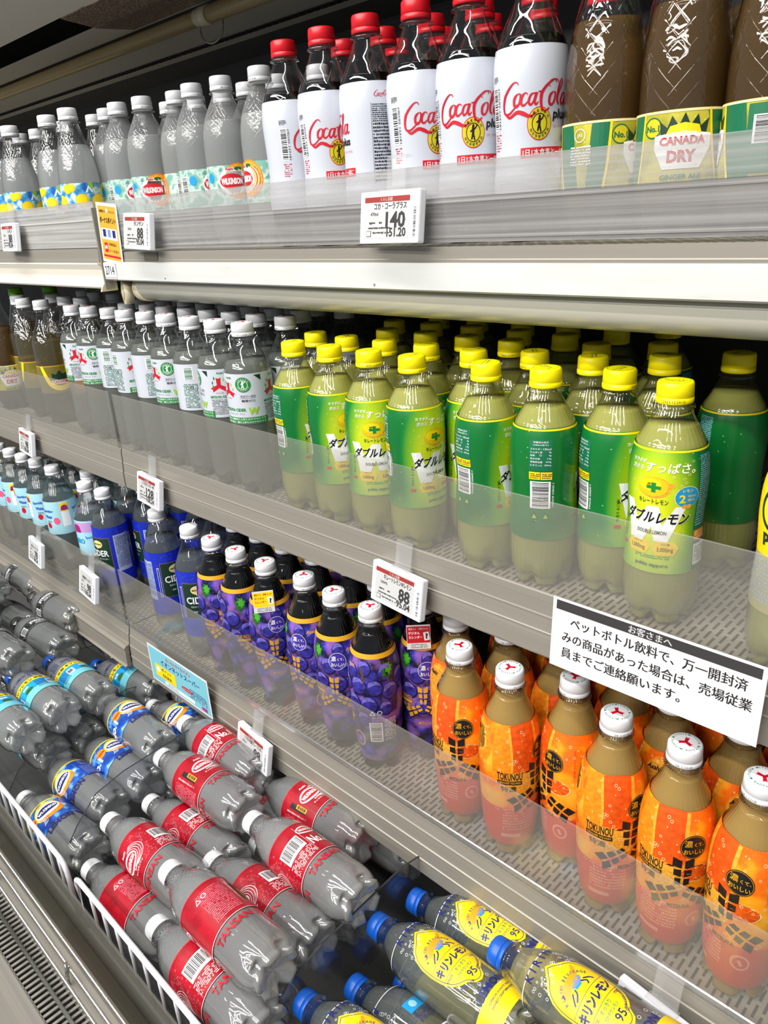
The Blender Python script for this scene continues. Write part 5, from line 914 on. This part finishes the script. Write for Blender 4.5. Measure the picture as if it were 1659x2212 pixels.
# ------------------------------------------------------------ lying drinks: cap end, base end, turn about own axis
LIE = {
 'tansan': ('sparkling_water_bottle', 'red label sparkling waters lying in the bin', [
  ((-.642, .232, -.725), (-.453, .240, -.716), -112, 'red label water bottle lying lowest in the picture, nearest the divider'),
  ((-.648, .262, -.672), (-.459, .264, -.665), 102, 'red label water bottle lying on top, its base bulging nearest the camera'),
  ((-.830, .235, -.775), (-.642, .250, -.765), 112, 'red label water bottle lying against the rack, leftmost of the red ones'),
  ((-.835, .274, -.728), (-.648, .286, -.720), -58, 'red label water bottle lying with its barcode up behind the rack'),
  ((-.666, .322, -.718), (-.476, .329, -.706), -55, 'red label water bottle with barcode up, in front of the divider, third from the rack'),
  ((-.648, .374, -.682), (-.458, .376, -.672), -122, 'red label water bottle showing its number one print, near the divider'),
  ((-.855, .340, -.755), (-.667, .350, -.745), -80, 'red label water bottle with a barcode, lying left of the centre'),
  ((-.866, .374, -.702), (-.677, .384, -.693), 15, 'red label water bottle with its white oval facing up'),
  ((-.912, .440, -.706), (-.722, .434, -.698), -140, 'red label water bottle lying right under the blue poster'),
  ((-.734, .450, -.722), (-.546, .460, -.712), 5, 'red label water bottle lying below the hanging price tag'),
  ((-.690, .500, -.750), (-.500, .505, -.742), 20, 'red label water bottle half hidden under the lower shelf rail'),
  ((-.680, .395, -.752), (-.490, .400, -.745), 200, 'red label water bottle in the second layer behind the divider'),
  ((-.670, .285, -.790), (-.480, .292, -.785), 200, 'red label water bottle in the second layer near the rack'),
  ((-.860, .300, -.815), (-.670, .308, -.810), 90, 'red label water bottle deep in the bin behind the rack'),
  ((-.850, .440, -.760), (-.660, .445, -.755), 90, 'red label water bottle deep in the bin under the price tag')]),
 'wl': ('sparkling_water_bottle', 'blue label sparkling waters lying in the bin', [
  ((-1.043, .232, -.785), (-.872, .246, -.775), -5, 'blue and yellow label water bottle lying against the rack'),
  ((-1.090, .288, -.780), (-.902, .306, -.770), -42, 'blue label water bottle with barcode up, second from the rack'),
  ((-1.082, .347, -.772), (-.893, .360, -.760), 22, 'blue label water bottle lying third from the rack, right of the barcode one'),
  ((-1.094, .398, -.728), (-.905, .394, -.720), 15, 'blue label water bottle lying on top of the others'),
  ((-1.058, .459, -.755), (-.872, .468, -.742), -20, 'blue label water bottle lying under the blue poster'),
  ((-1.100, .520, -.750), (-.912, .515, -.742), 0, 'blue label water bottle almost hidden behind the blue poster'),
  ((-1.07, .265, -.845), (-.885, .270, -.840), 90, 'blue label water bottle in the second layer behind the rack'), ((-1.07, .390, -.815), (-.885, .395, -.805), 90, 'blue label water bottle in the second layer of the bin')]),
 'kblue': ('lemon_water_bottle', 'blue capped bottles lying in the left bin', [
  ((-1.255, .378, -.708), (-1.065, .383, -.700), 20, 'blue capped bottle with yellow and cyan bands, cap tip highest in the pile'),
  ((-1.233, .310, -.692), (-1.044, .316, -.683), -40, 'blue capped bottle with its small barcode up'),
  ((-1.225, .249, -.690), (-1.035, .256, -.682), 10, 'blue capped bottle cut off by the left picture edge'),
  ((-1.257, .455, -.755), (-1.105, .475, -.745), 60, 'blue capped bottle lying right of the others with barcode side up'),
  ((-1.330, .512, -.755), (-1.140, .507, -.747), 0, 'blue capped bottle almost hidden below the shelf end'),
  ((-1.240, .280, -.755), (-1.110, .287, -.750), 90, 'blue capped bottle in the second layer at the left edge'), ((-1.245, .345, -.770), (-1.110, .350, -.762), 90, 'blue capped bottle in the second layer under the barcode bottle')]),
 'black': ('sparkling_water_bottle', 'black label bottles lying in the left bin', [
  ((-1.408, .310, -.672), (-1.222, .322, -.664), 40, 'black label water bottle with a barcode, nearest the blue capped bottles'),
  ((-1.443, .395, -.705), (-1.257, .408, -.697), 10, 'black label water bottle lying below the shelf ledge'),
  ((-1.496, .452, -.690), (-1.307, .462, -.680), -20, 'black label water bottle tucked under the lower shelf'),
  ((-1.464, .510, -.760), (-1.290, .512, -.750), 0, 'black label water bottle mostly hidden by the shelf end'),
  ((-1.720, .385, -.672), (-1.530, .400, -.664), 0, 'black label water bottle whose base shows at the left edge, upper one'),
  ((-1.640, .325, -.690), (-1.455, .345, -.682), 0, 'black label water bottle whose base shows at the left edge, lower one'),
  ((-1.650, .415, -.745), (-1.465, .425, -.738), 60, 'black label water bottle between the two bases at the left edge'),
  ((-1.700, .470, -.690), (-1.515, .476, -.684), 60, 'black label water bottle far under the lower shelf at the left'), ((-1.43, .345, -.765), (-1.245, .350, -.760), 90, 'black label water bottle in the second layer of the left bin')]),
 'kirin': ('lemon_soda_bottle', 'yellow emblem bottles lying in the right bin', [
  ((-.449, .284, -.720), (-.262, .292, -.708), -5, 'blue capped bottle with yellow emblem, lowest of them at the bottom edge'),
  ((-.438, .340, -.745), (-.250, .346, -.735), -70, 'blue capped bottle with a sky blue square beside its yellow emblem'),
  ((-.448, .386, -.706), (-.259, .390, -.696), 0, 'blue capped bottle with its whole yellow emblem facing up'),
  ((-.447, .444, -.720), (-.262, .462, -.708), 2, 'blue capped bottle with yellow emblem, tucked under the shelf rail'),
  ((-.309, .412, -.652), (-.119, .414, -.640), -12, 'blue capped bottle with yellow emblem lying on top at the right'),
  ((-.298, .340, -.690), (-.108, .342, -.678), 20, 'blue capped bottle with only its cap showing at the bottom edge'),
  ((-.440, .505, -.735), (-.252, .510, -.728), 10, 'clear bottle with yellow emblem hidden behind the shelf rail'), ((-.43, .40, -.790), (-.245, .405, -.785), 30, 'blue capped bottle in the second layer of the right bin')])}
for k, (nm, grp, lst) in LIE.items():
    for cap_, base_, roll, lb in lst: lying(k, nm, cap_, base_, roll, lb, grp)
